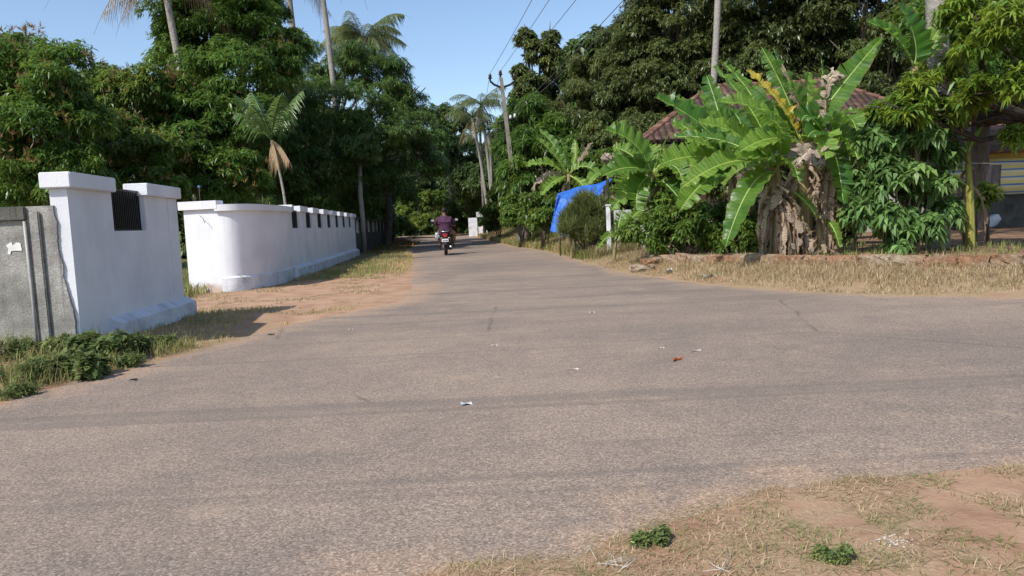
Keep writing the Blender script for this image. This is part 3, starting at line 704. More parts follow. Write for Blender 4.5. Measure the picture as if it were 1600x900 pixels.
# far trees over the bend
T_('distant pale green tree against the sky behind the slender palms', [(705, 188, 72, 32), (690, 225, 70, 38), (720, 240, 70, 35), (675, 255, 68, 30)], name='far_tree', mat=MFAR, L=.34, W=.11, dens=5, group='distant trees at the bend', young=.25)
T_('distant round tree right of the slender palms, half behind the utility pole', [(780, 235, 66, 34), (765, 275, 64, 36), (800, 270, 62, 40), (735, 285, 66, 34)], name='far_tree', mat=MFAR, L=.34, W=.11, dens=5, group='distant trees at the bend', young=.1)

# ------------------------------------------------------------------ trees on the right
TR = 'dense trees behind the right hand yard'
T_('dark tree with bright yellow green tips standing out against the sky by the pole', [(845, 82, 35, 32), (822, 60, 35, 17), (868, 100, 35, 26), (830, 140, 34, 32), (858, 58, 35, 14), (850, 190, 33, 40), (812, 112, 34.5, 12)], name='jackfruit_tree', mat=MLEAF2, group=TR, young=.22, L=.24, W=.09, dens=12)
T_('feathery dark green tree right beside the utility pole', [(820, 185, 32, 42), (845, 235, 31, 50), (805, 230, 32, 34), (880, 220, 31, 50), (815, 275, 31, 40)], name='feathery_tree', group=TR, young=.05, L=.3, W=.05, dens=10, mat=MLEAF)
T_('grey green tree with a loose bare twigged top, right of the one with bright tips', [(925, 115, 33, 42), (958, 88, 32, 44), (905, 175, 31.5, 55), (965, 175, 31, 62), (990, 60, 32, 45), (940, 240, 30, 55)], name='grey_green_tree', mat=MLEAF2, group=TR, young=.16, L=.19, W=.05, dens=16)
T_('big dark leafy tree behind the left end of the tiled roof', [(1045, 40, 31, 78), (1010, 125, 30.5, 70), (1085, 130, 30, 75), (1020, 220, 29.5, 65), (1090, 220, 29, 60), (1060, -30, 31, 70), (975, 230, 29, 50)], name='leafy_tree', mat=MLEAF2, group=TR, L=.16, W=.058, dens=20, young=.05, trunk_r=.3)
T_('tallest dark tree filling the top behind the middle of the tiled roof', [(1180, 20, 30, 100), (1160, 110, 29.5, 75), (1250, 50, 30, 95), (1290, 120, 29.5, 80), (1200, 170, 29, 70), (1230, -50, 31, 90), (1130, 60, 30, 60)], name='leafy_tree', mat=MLEAF2, group=TR, L=.16, W=.058, dens=19, young=.02, trunk_r=.3)
T_('dark tree behind the right end of the roof, above the banana clump', [(1350, 20, 28, 100), (1390, 120, 27.5, 85), (1440, 60, 28, 90), (1340, 170, 27, 55), (1430, 190, 27, 60), (1380, -60, 28, 90)], name='leafy_tree', mat=MLEAF2, group=TR, L=.16, W=.058, dens=19, young=.04, trunk_r=.3)
T_('shady tree hanging over the striped screen at the right edge', [(1520, 40, 18, 110), (1590, 110, 17.5, 100), (1500, 150, 17.5, 80), (1660, 60, 17, 120), (1640, 195, 16.5, 55)], name='shade_tree', mat=MLEAF, group=TR, L=.2, W=.06, dens=14, young=.05, trunk_r=.25)

# far-off wood closing the view
def wood(label, spots, L=.5):
    lobes = []
    for x, y, h in spots:
        for z in np.arange(.8, h, 1.9): lobes.append((x + rng.normal(0, .6), y + rng.normal(0, .8), z, rng.uniform(1.6, 2.4)))
    o = crown_mesh('far_wood', lobes, MFAR, None, (0, 0, 0), L=L, W=.16, k=6, dens=3.2, young=.08, clumpy=.7)
    tag(o, label, 'woodland', kind='stuff')
wood('far off leafy undergrowth and wood closing the view behind the trees', [(x, 38 + 4 * math.sin(x), 7.) for x in np.arange(-36, -8.5, 2.2)] + [(x, 92 + 3 * math.sin(x * .7), 8.5) for x in np.arange(-42, 26, 3.)]
     + [(-9.5 - .16 * (y - 44), y, 6) for y in np.arange(44, 76, 3.2)] + [(x, 84 + rng.normal(0, 1), 7) for x in np.arange(-14, 3, 2.2)] + [(x, 37 + 2 * math.sin(x * .8), 10) for x in np.arange(4.5, 44, 2.2)] + [(2.4 - .02 * (y - 40), y, 6.5) for y in np.arange(38, 88, 3.2)])

# shrubs at the bend and along the road's right side
BG = 'shrubs closing in the bend of the road'
for lb, lobes, kw in [
    ('bright yellow green shrub at the end of the road, left of the rider', [(640, 330, 66, 26), (668, 318, 68, 24), (655, 350, 64, 22), (622, 345, 62, 18)], dict(young=.4)),
    ('darker shrub with reddish dry leaves at the far left side of the bend', [(625, 352, 55, 18), (645, 360, 56, 12), (606, 350, 52, 16)], dict(young=.1)),
    ('green shrub behind the rider where the road bends', [(700, 335, 72, 24), (715, 350, 72, 16), (690, 312, 74, 20), (730, 320, 76, 24)], dict(young=.18)),
    ('low bright shrub between the white gate posts and the rider', [(727, 300, 70, 22), (748, 310, 72, 20)], dict(young=.3))]:
    shrub('shrub', lb, lobes, group=BG, L=.26, W=.1, dens=8, **kw)
RG = 'leafy growth along the right side of the road'
for lb, lobes, kw in [
    ('shrub with large round bright leaves left of the utility pole', [(775, 330, 41, 20), (782, 300, 41, 18), (768, 348, 42, 14), (790, 285, 40, 14)], dict(L=.3, W=.2, k=5, dens=7)),
    ('dense dark creeper covered shrub around the base of the utility pole', [(810, 325, 30, 32), (800, 342, 29, 20), (828, 340, 28, 22), (812, 290, 31, 26)], dict(L=.16, W=.09, dens=16)),
    ('leafy shrub between the utility pole and the blue tarpaulin', [(845, 320, 26, 30), (852, 340, 25, 22), (862, 300, 26.5, 24), (835, 350, 25, 14)], dict(L=.15, W=.08, dens=17)),
    ('tall dark shrub behind the blue tarpaulin', [(900, 260, 26, 34), (930, 300, 25, 30), (880, 300, 26, 34), (960, 260, 25, 34), (985, 300, 24, 34), (1000, 270, 23, 36)], dict(L=.17, W=.07, dens=13))]:
    shrub('shrub', lb, lobes, group=RG, **kw)
# dense bush in front of the house, and more
shrub('shrub', 'dense green bush with small leaves left of the banana clump, tumbling over the kerb', [(1005, 358, 14.6, 32), (1050, 348, 14.4, 42), (1105, 345, 14.1, 44), (1160, 355, 13.8, 36), (1075, 368, 14.1, 38), (1128, 372, 13.8, 36), (1020, 378, 14.4, 24), (1180, 375, 13.5, 26), (985, 365, 14.6, 20)], L=.12, W=.046, dens=34, k=6, young=.2, sub=.34, group=None)
shrub('shrub', 'rounded yellow green bush growing above the dense green bush', [(1043, 285, 15.2, 26), (1038, 318, 15, 22), (1050, 262, 15.4, 12)], L=.11, W=.05, dens=40, young=.45)
shrub('feathery_bush', 'dark feathery bush with upright thin leaves in front of the blue tarpaulin', [(907, 345, 19, 27), (928, 335, 19, 24), (900, 365, 18.8, 24), (932, 362, 18.8, 22), (914, 320, 19, 16), (890, 350, 19, 14), (945, 345, 19, 18)], mat=MFEATHER, L=.26, W=.018, k=11, dens=20, clumpy=1.4, droop=-.2, spread=.6, young=.08)
shrub('cassava_bush', 'tall shrub with drooping blue green palmate leaves right of the banana clump', [(1362, 225, 11.8, 44), (1425, 212, 11.8, 46), (1345, 330, 11.6, 28), (1480, 330, 11.6, 22), (1395, 285, 11.5, 50), (1450, 290, 11.7, 36), (1375, 345, 11.4, 38), (1430, 355, 11.3, 36), (1460, 235, 12, 34), (1345, 280, 11.8, 24), (1405, 390, 11.2, 18)],
      mat=MCASS, L=.18, W=.07, k=7, dens=10, droop=.4, spread=1.05, young=.1, cat='shrub', clumpy=.9, sub=.4, ns=6, stem=BARK, sr=.025)
shrub('shrub', 'dark leafy growth filling the space below the tiled roof, behind the banana plants', [(1060, 265, 17.5, 34), (1110, 285, 17.5, 40), (1165, 300, 17.2, 40), (1210, 270, 17, 34), (1230, 320, 17, 40), (1290, 300, 17, 44), (1340, 260, 16.5, 40), (1300, 240, 16.8, 26), (1385, 210, 16, 30), (1350, 330, 15, 34), (1190, 340, 15, 30), (1245, 355, 15, 34), (1310, 360, 15, 34), (1020, 290, 17.5, 30), (1345, 200, 17, 20), (1040, 248, 18, 24), (1085, 250, 18, 26), (1130, 245, 17.8, 24), (1375, 190, 16.5, 24), (1180, 230, 17.5, 22)], mat=MLEAF2, L=.16, W=.06, dens=16, young=.08)
# bright young mango branches over the right corner: tree with the dark trunk
mt = pd(1492, 400, 11.9)
T_('bright yellow green mango tree with a dark trunk, its branches filling the upper right corner', [(1438, 140, 11.4, 36), (1420, 175, 11.3, 30), (1395, 170, 11.6, 26), (1368, 178, 11.9, 20), (1470, 110, 12.4, 42), (1530, 60, 11, 48), (1585, 35, 10.6, 55), (1510, 20, 11.4, 44), (1545, 145, 11, 45), (1600, 130, 10.6, 45), (1470, 175, 11.6, 32), (1585, 215, 11.2, 22)
   , (1640, 80, 10.6, 50)],
   base=(mt[0] + 2.5, mt[1] + .8), mat=MLEAF3, bark=DARKBARK, trunk_r=.11, L=.17, W=.042, k=7, dens=17, young=.28, clumpy=.8, sub=.34, fork_z=2.3, group=None)
tp_, bs = under(1435, -330, 12.4, (.35, 0)); palm('palm with a thick pale trunk at the right, its foot dark behind the palmate shrub', tp_, bs, .15, 14, 3.2, seed=51, group=None, deadf=2)
shrub('sapling', 'small sapling with a bright tuft of leaves in front of the striped screen', [(1546, 300, 13.5, 15), (1538, 312, 13.5, 8)], mat=MLEAF3, L=.22, W=.06, k=6, dens=3, young=.7, cat='sapling', clumpy=.3, sub=.3)

# ------------------------------------------------------------------ banana plants
def banana_mat(name, c0, c1, trans, rough=.38):
    k = NT(name); v = k.attr('v'); s = k.attr('rib'); e = k.attr('y')
    c = k.mix(v, c0, c1)
    line = k.math('ABSOLUTE', k.math('SINE', k.math('ADD', k.math('MULTIPLY', s, 95.), k.math('MULTIPLY', k.noise(k.pos(), 7, 2), 6.))))
    c = k.mix(k.math('MULTIPLY', line, .5), c, tuple(x * .55 for x in c0))
    c = k.mix(k.math('MULTIPLY', k.ramp(e, [(.9, 0.), (1., .8)]), k.ramp(k.noise(k.pos(), 9, 3), [(.45, 0.), (.6, 1.)])), c, (.3, .17, .06))
    mid = k.ramp(e, [(0., 1.), (.06, 0.)]); c = k.mix(mid, c, tuple(min(1, x * 1.6 + .05) for x in c1))
    k.base(c, rough, .5); k.bump(line, .25, .01)
    tr = k.n('ShaderNodeBsdfTranslucent'); k.set(tr.inputs[0], k.mix(.35, c, tuple(min(1, x * 2.2) for x in c1)))
    ms = k.n('ShaderNodeMixShader'); ms.inputs[0].default_value = trans
    k.t.links.new(k.b.outputs[0], ms.inputs[1]); k.t.links.new(tr.outputs[0], ms.inputs[2]); k.t.links.new(ms.outputs[0], k.out.inputs[0]); return k.m
MBAN = banana_mat('banana_leaf', (.05, .15, .018), (.28, .44, .07), .46)
MBANY = banana_mat('yellow_banana_leaf', (.45, .33, .03), (.6, .46, .07), .3)
MBAND = banana_mat('dry_banana_leaf', (.16, .115, .085), (.56, .45, .35), .15, .8)
def banana_leaf(parent, off, base, ctrl, tip, width, mat=MBAN, face=None, cup=.42, torn=.35, dry=False, rs=None, n=36, name='leaf'):
    """blade on a quadratic curve; face = direction the upper side looks at"""
    rs = rs or rng; t = np.linspace(0, 1, n)[:, None]
    P = (1 - t) ** 2 * base + 2 * (1 - t) * t * ctrl + t * t * tip
    Tn = norm(np.gradient(P, axis=0)); face = np.array([0, 0, 1.]) if face is None else np.asarray(face, float)
    S = norm(np.cross(Tn, np.broadcast_to(face, Tn.shape))); Nn_ = np.cross(S, Tn)
    tt = t[:, 0]; wd = width * .5 * np.clip(np.sin(np.clip((tt - .1) / .9, 0, 1) ** .72 * math.pi), 0, 1) ** .5
    wd = np.where(tt < .1, .012, np.maximum(wd, .012)); wd[-1] = .004
    V = []; Q = []; A = []; Rb = []; E = []; nv = 0
    # midrib
    rr = .016 * (1 - .8 * tt) + .002
    for sg in (-1, 1):
        m = 4; cuts = set([i for i in range(5, n - 2) if rs.random() < torn * .5]); seg = [0] + sorted(cuts) + [n - 1]
        for a, b in zip(seg, seg[1:]):
            dr = rs.uniform(-.1, .25) + (rs.uniform(0, .9) if dry else 0); sh = rs.uniform(-.02, .02) * width
            ii = np.arange(a, b + 1); nn = len(ii)
            gap = np.where(np.arange(nn) == nn - 1, -1., np.where(np.arange(nn) == 0, 1., 0.)) * (.0 if nn < 3 else .012) * torn * 2
            js = np.linspace(0, 1, m + 1)
            for j in js:
                wv = wd[ii] * j * (1 + rs.normal(0, .02))
                angle = cup + dr * j * 1.1
                pt = P[ii] + S[ii] * (sg * wv * math.cos(angle))[:, None] + Nn_[ii] * ((math.sin(cup) - dr * j * 1.2) * wv)[:, None] + Tn[ii] * (wv * .28 + gap * j * 3 + sh * j)[:, None]
                if dry: pt = pt + rs.normal(0, .012 + .03 * j, pt.shape) * width + Nn_[ii] * (np.sin(ii * .9 + sg) * .1 * j * width)[:, None]
                else: pt = pt + Nn_[ii] * ((np.sin(ii * 1.35) + .6 * np.sin(ii * 2.4 + 1)) * .035 * j)[:, None] * width * 2
                V.append(pt); E.append(np.full(nn, j)); Rb.append(tt[ii] + wv * .1)
            for j in range(m):
                i0 = nv + j * nn + np.arange(nn - 1)
                Q.append(np.stack([i0, i0 + 1, i0 + nn + 1, i0 + nn], 1))
            nv += nn * (m + 1)
    V = np.concatenate(V); E = np.concatenate(E); Rb = np.concatenate(Rb); vv = np.clip(rs.uniform(-.1, 1.) + fbm(V[:, 0] * 3 + V[:, 2] * 3, V[:, 1] * 3, .6, 2) * .8 - .4, 0, 1)
    o = npmesh(name, V, np.concatenate(Q), mat=mat, parent=parent, attrs={'v': vv, 'y': E, 'rib': Rb}, off=off, smooth=not dry)
    bm = bmesh.new(); add_tube(bm, [p - off for p in P[::3]] + [P[-1] - off], list(rr[::3]) + [.003], 6)
    bmobj('midrib', bm, MDRIB if dry else MRIB, o, True)
    return o
MRIB = plain('banana_midrib', (.3, .38, .1), .4, .4)
MDRIB = plain('dry_midrib', (.3, .2, .12), .8, .1)
def stem_mat(name, stops, vs=1.):
    k = NT(name); o = k.obj(); f = k.noise(k.scale(o, (14, 14, 1.6)), 1.4, 5, .7); k.base(k.ramp(f, stops), .7, .25); k.bump(f, .7, .02); return k.m
MSTEM = stem_mat('banana_stem', [(.3, (.1, .06, .03)), (.45, (.2, .14, .08)), (.66, (.27, .24, .1)), (.75, (.4, .3, .14))])
MSTEMG = stem_mat('green_banana_stem', [(.3, (.14, .1, .04)), (.46, (.24, .23, .05)), (.62, (.33, .33, .07)), (.8, (.34, .25, .12))])
def pseudostem(parent, off, base, top, r, mat=MSTEM):
    base = np.asarray(base); top = np.asarray(top); m = (base + top) / 2 + [random.uniform(-.04, .04), 0, 0]
    return tube_obj('stem', [base - [0, 0, .1], base, m, top], [r * 1.35, r * 1.2, r * .95, r * .6], mat, parent, 12, off)
def hang_dry(parent, off, p, n, spread=.5, drop=1.4, w=.23):
    p = p - np.array([0, 0, .22])
    n = int(n * 1.6)
    """dead leaves hanging down against the stem"""
    for _ in range(n):
        a = rng.uniform(0, 2 * math.pi); d = np.array([math.cos(a), math.sin(a), 0]); r = rng.uniform(.4, 1) * spread; hz = rng.uniform(-.25, .15)
        b = p + [0, 0, hz]; c = b + d * r * .9 + [0, 0, .02]; e = b + d * r * rng.uniform(.5, 1.1) - [0, 0, drop * rng.uniform(.6, 1.1)]
        e[2] = max(e[2], off[2] + .03)
        banana_leaf(parent, off, b, c, e, w * rng.uniform(.6, 1.2), MBAND, face=d + [0, 0, .2], cup=.6, torn=.7, dry=True, n=20, name='dry_leaf')
BGp = 'banana plants in the right hand yard'
VIEW = np.array([0, -1., 0])
def bleaf(t_, off, d, b, c, tp, w, mat=MBAN, dd=(0, 0, 0), face=None, **kw):
    B, C, E_ = pd(*b, d + dd[0]), pd(*c, d + dd[1]), pd(*tp, d + dd[2])
    if face is None: face = np.array([.15, -.65, .75])
    return banana_leaf(t_, off, B, C, E_, 1.32 * w * d / F, mat, face=face, **kw)
def banana(label, d, base_px, crown_px, leaves, r=.1, dry=4, group=BGp, drop=1.3, stems=None, extra=None, mat=MSTEM):
    dd = d; q_ = pd(base_px[0], base_px[1], d); bp = np.array([q_[0], q_[1], tz(q_[0], q_[1])])
    t_ = thing('banana_plant', label, 'banana plant', bp, group=group)
    top = pd(crown_px[0], crown_px[1], dd)
    pseudostem(t_, bp, bp, top, r, mat)
    if dry: hang_dry(t_, bp, top - [0, 0, .15], dry, drop=drop)
    for l in leaves:
        b, c, tp, w = l[:4]; kw = l[4] if len(l) > 4 else {}
        bleaf(t_, bp, dd, b, c, tp, w, **kw)
    return t_
Yl = dict(mat=MBANY, torn=.6); Dr = dict(mat=MBAND, dry=True, torn=.7, n=22, name='dry_leaf')
# the main clump: three stems
banana('leftmost plant of the big banana clump, with long arching leaves reaching left', 12, (1215, 405), (1212, 262), [
    ((1212, 262), (1180, 190), (1158, 128), 28, dict(dd=(0, .9, 1.3))), ((1212, 262), (1235, 200), (1200, 185), 30, dict(dd=(0, -.6, -1.))), ((1212, 264), (1240, 230), (1248, 285), 28, dict(dd=(0, -.6, -.9))), ((1210, 264), (1180, 262), (1165, 325), 26, dict(dd=(0, -.2, -.2), **Dr)),
    ((1212, 262), (1190, 170), (1113, 103), 34, dict(dd=(0, .3, .5))), ((1212, 258), (1195, 150), (1128, 98), 32, dict(dd=(0, .6, .9))),
    ((1210, 262), (1170, 200), (1088, 192), 38, dict(dd=(0, -.2, -.5))), ((1208, 265), (1150, 225), (1062, 296), 32, dict(dd=(0, -.3, -.5))),
    ((1210, 268), (1170, 262), (1133, 388), 36, dict(dd=(0, -.6, -.8), face=(-.5, -.8, .3), torn=.15)), ((1210, 262), (1185, 235), (1150, 248), 34, dict(dd=(0, -.5, -.8))),
    ((1208, 262), (1140, 205), (1050, 215), 30, dict(dd=(0, .7, 1.))), ((1214, 262), (1160, 245), (1130, 292), 26, dict(dd=(0, .2, .6)))], r=.11, dry=9, drop=1.25)
banana('middle and tallest plant of the big banana clump, with a yellowing leaf', 12.2, (1258, 406), (1252, 222), [
    ((1252, 222), (1265, 160), (1262, 112), 34, dict(dd=(0, .6, .8), face=(.5, -.8, .2))), ((1250, 224), (1215, 190), (1180, 210), 34, dict(dd=(0, .5, .8))), ((1252, 222), (1230, 170), (1165, 160), 32, dict(dd=(0, .7, 1.))),
    ((1252, 222), (1240, 160), (1190, 74), 30, dict(dd=(0, .2, .3), face=(-.6, -.7, .2))), ((1254, 222), (1240, 150), (1208, 76), 26, dict(dd=(0, .3, .4), face=(.6, -.7, .2))),
    ((1252, 224), (1225, 155), (1166, 110), 28, dict(dd=(0, -.1, 0), **Yl)), ((1250, 226), (1200, 155), (1120, 160), 38, dict(dd=(0, -.4, -.7))),
    ((1254, 222), (1290, 160), (1377, 60), 36, dict(dd=(0, -.2, -.1), torn=.1)), ((1252, 224), (1262, 180), (1222, 100), 22, dict(dd=(0, 0, .1), **Dr)),
    ((1254, 226), (1262, 150), (1224, 130), 40, dict(dd=(0, -.4, -.5))), ((1250, 228), (1210, 200), (1155, 238), 36, dict(dd=(0, -.6, -1.))),
    ((1252, 226), (1290, 190), (1290, 250), 40, dict(dd=(0, -.6, -1.)))], r=.12, dry=9, drop=1.5)
banana('right hand plant of the big banana clump, with crumpled dry leaves at its top', 12.1, (1302, 407), (1296, 222), [
    ((1296, 222), (1310, 180), (1345, 172), 28, dict(dd=(0, .5, .9))), ((1296, 224), (1275, 190), (1262, 215), 30, dict(dd=(0, -.6, -.9))), ((1296, 226), (1325, 240), (1338, 300), 24, dict(dd=(0, -.1, -.2), **Dr)),
    ((1296, 222), (1290, 160), (1283, 92), 26, dict(dd=(0, .1, .1), face=(.7, -.6, .2))), ((1296, 222), (1275, 95), (1325, 120), 34, dict(dd=(0, -.1, 0), **Dr)),
    ((1296, 224), (1330, 160), (1338, 205), 34, dict(dd=(0, -.4, -.7))), ((1298, 226), (1330, 200), (1340, 250), 34, dict(dd=(0, -.3, -.6))),
    ((1294, 226), (1262, 160), (1252, 190), 34, dict(dd=(0, -.4, -.6))), ((1298, 224), (1350, 185), (1372, 200), 30, dict(dd=(0, .4, .8))),
    ((1294, 228), (1270, 215), (1245, 262), 38, dict(dd=(0, -.8, -1.1), **Dr)), ((1298, 228), (1312, 250), (1318, 320), 34, dict(dd=(0, -.5, -.6)))], r=.11, dry=9, drop=1.5)
banana('short dead banana stem wrapped in grey brown leaves at the front left of the clump', 12, (1238, 409), (1238, 300), [
    ((1238, 300), (1262, 312), (1277, 342), 16, dict(dd=(0, -.3, -.4), torn=.1)), ((1238, 300), (1215, 285), (1205, 330), 22, dict(dd=(0, -.2, -.3), **Dr))], r=.09, dry=9, drop=1.1)
banana('short banana sucker among dry leaves at the front right of the clump', 12, (1285, 409), (1283, 335), [
    ((1283, 345), (1302, 340), (1312, 388), 18, dict(dd=(0, -.3, -.4), torn=.1)), ((1283, 330), (1300, 300), (1322, 345), 30, dict(dd=(0, -.2, -.3), **Dr))], r=.08, dry=8, drop=1.0)
banana('banana plant half hidden behind the big clump, its leaves over the tiled roof', 13.9, (1150, 394), (1145, 262), [
    ((1145, 262), (1095, 205), (1050, 190), 40, dict(dd=(0, .6, .9))), ((1145, 262), (1125, 175), (1104, 118), 34, dict(dd=(0, .8, 1.1), face=(-.5, -.8, .2))), ((1145, 262), (1090, 230), (1030, 258), 40, dict(dd=(0, -.3, -.5))), ((1145, 264), (1100, 270), (1062, 330), 38, dict(dd=(0, -.5, -.7))), ((1145, 262), (1160, 190), (1118, 185), 40, dict(dd=(0, -.5, -.9))), ((1145, 262), (1190, 200), (1228, 225), 40, dict(dd=(0, .2, .3))), ((1146, 264), (1175, 270), (1172, 330), 34, dict(dd=(0, -.4, -.6), **Dr)), ((1145, 262), (1115, 190), (1022, 152), 44, dict(dd=(0, -.2, -.3))), ((1145, 262), (1120, 200), (1054, 150), 33, dict(dd=(0, .5, .8))),
    ((1145, 262), (1110, 180), (1090, 142), 30, dict(dd=(0, .3, .5), face=(.7, -.6, .2))), ((1145, 264), (1120, 225), (1062, 214), 42, dict(dd=(0, -.4, -.6))),
    ((1145, 264), (1175, 190), (1140, 172), 44, dict(dd=(0, .6, .8))), ((1145, 266), (1120, 250), (1090, 300), 39, dict(dd=(0, -.3, -.5))),
    ((1146, 264), (1180, 230), (1195, 290), 39, dict(dd=(0, .3, .4)))], r=.1, dry=4)
banana('banana plant left of the roof corner with a crown of broad arching leaves', 15.2, (1020, 388), (1020, 272), [
    ((1020, 272), (1060, 240), (1066, 285), 30, dict(dd=(0, -.5, -.8))), ((1020, 274), (985, 285), (955, 330), 28, dict(dd=(0, -.3, -.4))), ((1022, 274), (1050, 290), (1075, 330), 28, dict(dd=(0, -.4, -.6))), ((1018, 272), (975, 225), (958, 235), 28, dict(dd=(0, .3, .4))), ((1018, 272), (1000, 212), (945, 203), 42, dict(dd=(0, -.2, -.4))), ((1018, 272), (985, 250), (940, 276), 36, dict(dd=(0, -.3, -.6))),
    ((1018, 272), (975, 255), (970, 318), 30, dict(dd=(0, .1, .1))), ((1020, 272), (1040, 235), (1085, 258), 33, dict(dd=(0, .1, .1))),
    ((1020, 272), (1030, 240), (1046, 206), 8, dict(dd=(0, .1, .2), torn=0, cup=1.1)), ((1018, 272), (1010, 240), (1012, 226), 33, dict(dd=(0, .6, .9))),
    ((1020, 274), (1060, 245), (1108, 268), 30, dict(dd=(0, -.4, -.5))), ((1018, 274), (990, 285), (995, 330), 30, dict(dd=(0, -.4, -.5)))], r=.09, dry=3)
banana('banana plant with browned leaf ends beyond the blue tarpaulin', 22, (888, 372), (888, 272), [
    ((886, 272), (870, 240), (838, 216), 16, dict(dd=(0, -.2, -.4))), ((887, 270), (872, 225), (842, 203), 14, dict(dd=(0, .4, .6))),
    ((888, 270), (884, 240), (877, 218), 13, dict(dd=(0, .2, .3), face=(.7, -.6, .2))), ((890, 272), (905, 240), (898, 218), 12, dict(dd=(0, .4, .6), face=(-.7, -.6, .2))),
    ((886, 272), (850, 245), (822, 260), 16, dict(dd=(0, -.3, -.4))), ((890, 272), (910, 248), (938, 272), 17, dict(dd=(0, -.3, -.5))),
    ((886, 274), (850, 262), (830, 298), 16, dict(dd=(0, -.1, -.1), **Dr)), ((887, 275), (860, 280), (845, 306), 14, dict(dd=(0, -.5, -.7))),
    ((890, 270), (918, 235), (925, 222), 10, dict(dd=(0, .1, .2), **Dr)), ((890, 274), (912, 285), (915, 300), 14, dict(dd=(0, -.3, -.4)))], r=.08, dry=3, drop=.8)
banana('dry leaved banana plant between the far one and the crown left of the roof', 20, (945, 372), (950, 275), [
    ((950, 275), (945, 235), (958, 250), 20, dict(dd=(0, -.2, -.3), **Dr)), ((950, 275), (930, 260), (918, 290), 16, dict(dd=(0, -.3, -.5))),
    ((950, 275), (975, 245), (985, 275), 16, dict(dd=(0, .1, .1))), ((950, 275), (960, 240), (975, 232), 14, dict(dd=(0, .3, .4)))], r=.07, dry=3, drop=.9)
banana('small banana plant with ragged low leaves at the verge beside the grey rubble', 16, (958, 386), (966, 366), [
    ((966, 372), (955, 355), (933, 390), 12, dict(dd=(0, -.3, -.6), torn=.7)), ((966, 370), (985, 335), (1012, 322), 20, dict(dd=(0, .1, .2))),
    ((966, 372), (985, 362), (1008, 372), 12, dict(dd=(0, -.2, -.4), torn=.7)), ((966, 370), (965, 345), (975, 325), 14, dict(dd=(0, .2, .3)))], r=.035, dry=0)
banana('tall banana plant behind the palmate shrub with two bright upright leaves at the top', 11.9, (1425, 398), (1428, 105), [
    ((1428, 105), (1440, 60), (1403, 6), 42, dict(dd=(0, 0, -.1), torn=.1)), ((1428, 105), (1410, 50), (1354, 34), 38, dict(dd=(0, -.1, -.2), torn=.2)),
    ((1428, 105), (1460, 60), (1470, 40), 34, dict(dd=(0, .2, .3)))], r=.1, dry=2)
banana('slim yellow green banana stem standing beside the dark trunk at the right', 12, (1516, 392), (1512, 236), [
    ((1512, 240), (1520, 215), (1535, 198), 8, dict(dd=(0, 0, .1), torn=0)), ((1512, 240), (1508, 215), (1498, 205), 8, dict(dd=(0, 0, .1), torn=0)),
    ((1512, 240), (1500, 225), (1485, 245), 14, dict(dd=(0, -.1, -.2)))], r=.062, dry=2, drop=1., mat=MSTEMG)
# ------------------------------------------------------------------ house with a tiled roof
def tile_mat():
    k = NT('clay_roof_tiles'); uv = k.attr('u'); vv = k.attr('w')
    col_ = k.math('FRACT', k.math('MULTIPLY', uv, 5.2)); row = k.math('FRACT', k.math('MULTIPLY', vv, 4.6))
    cu = k.math('FLOOR', k.math('MULTIPLY', uv, 5.2)); ro = k.math('FLOOR', k.math('MULTIPLY', vv, 4.6))
    cell = k.n('ShaderNodeCombineXYZ', None, X=cu, Y=ro); wn = k.n('ShaderNodeTexWhiteNoise', None, Vector=cell.outputs[0]).outputs['Value']
    c = k.ramp(wn, [(0., (.055, .035, .028)), (.4, (.1, .055, .042)), (.75, (.15, .08, .06)), (1., (.21, .12, .09))])
    n_ = k.noise(k.pos(), 2.5, 5, .7); c = k.mix(k.ramp(n_, [(.38, 0.), (.62, .85)]), c, (.055, .045, .038))
    gap = k.ramp(row, [(0., .25), (.12, 1.), (1., 1.)]); c = k.mix(1., c, gap, 'MULTIPLY')
    h = k.math('ADD', k.math('MULTIPLY', row, -.6), k.math('ABSOLUTE', k.math('SINE', k.math('MULTIPLY', col_, math.pi))))
    k.base(c, .9, .15); k.bump(h, 1., .06); return k.m
TILE = tile_mat()
HY = 21.5
e0 = pd(1003, 219, HY - 1.5); hz = e0[2]; x0 = e0[0]
rl = pd(1110, 134, HY + 1.2); rr_ = pd(1292, 134, HY + 1.2); zr = rl[2]
x1 = rr_[0] + (rl[0] - x0) * 1.0; yf, yb = HY - 1.5, HY + 3.9; ym = HY + 1.2
hs = thing('house', 'low old house with a mossy clay tiled hip roof, behind the banana plants', 'house', ((x0 + x1) / 2, ym, tz(8, 22)))
off = np.array([(x0 + x1) / 2, ym, tz(8, 22)])
def roof_face(bm, lay_u, lay_w, pts, us, ws):
    vs = [bm.verts.new([float(c) for c in (np.array(p) - off)]) for p in pts]; f = bm.faces.new(vs)
    return [(v, u, w_) for v, u, w_ in zip(vs, us, ws)]
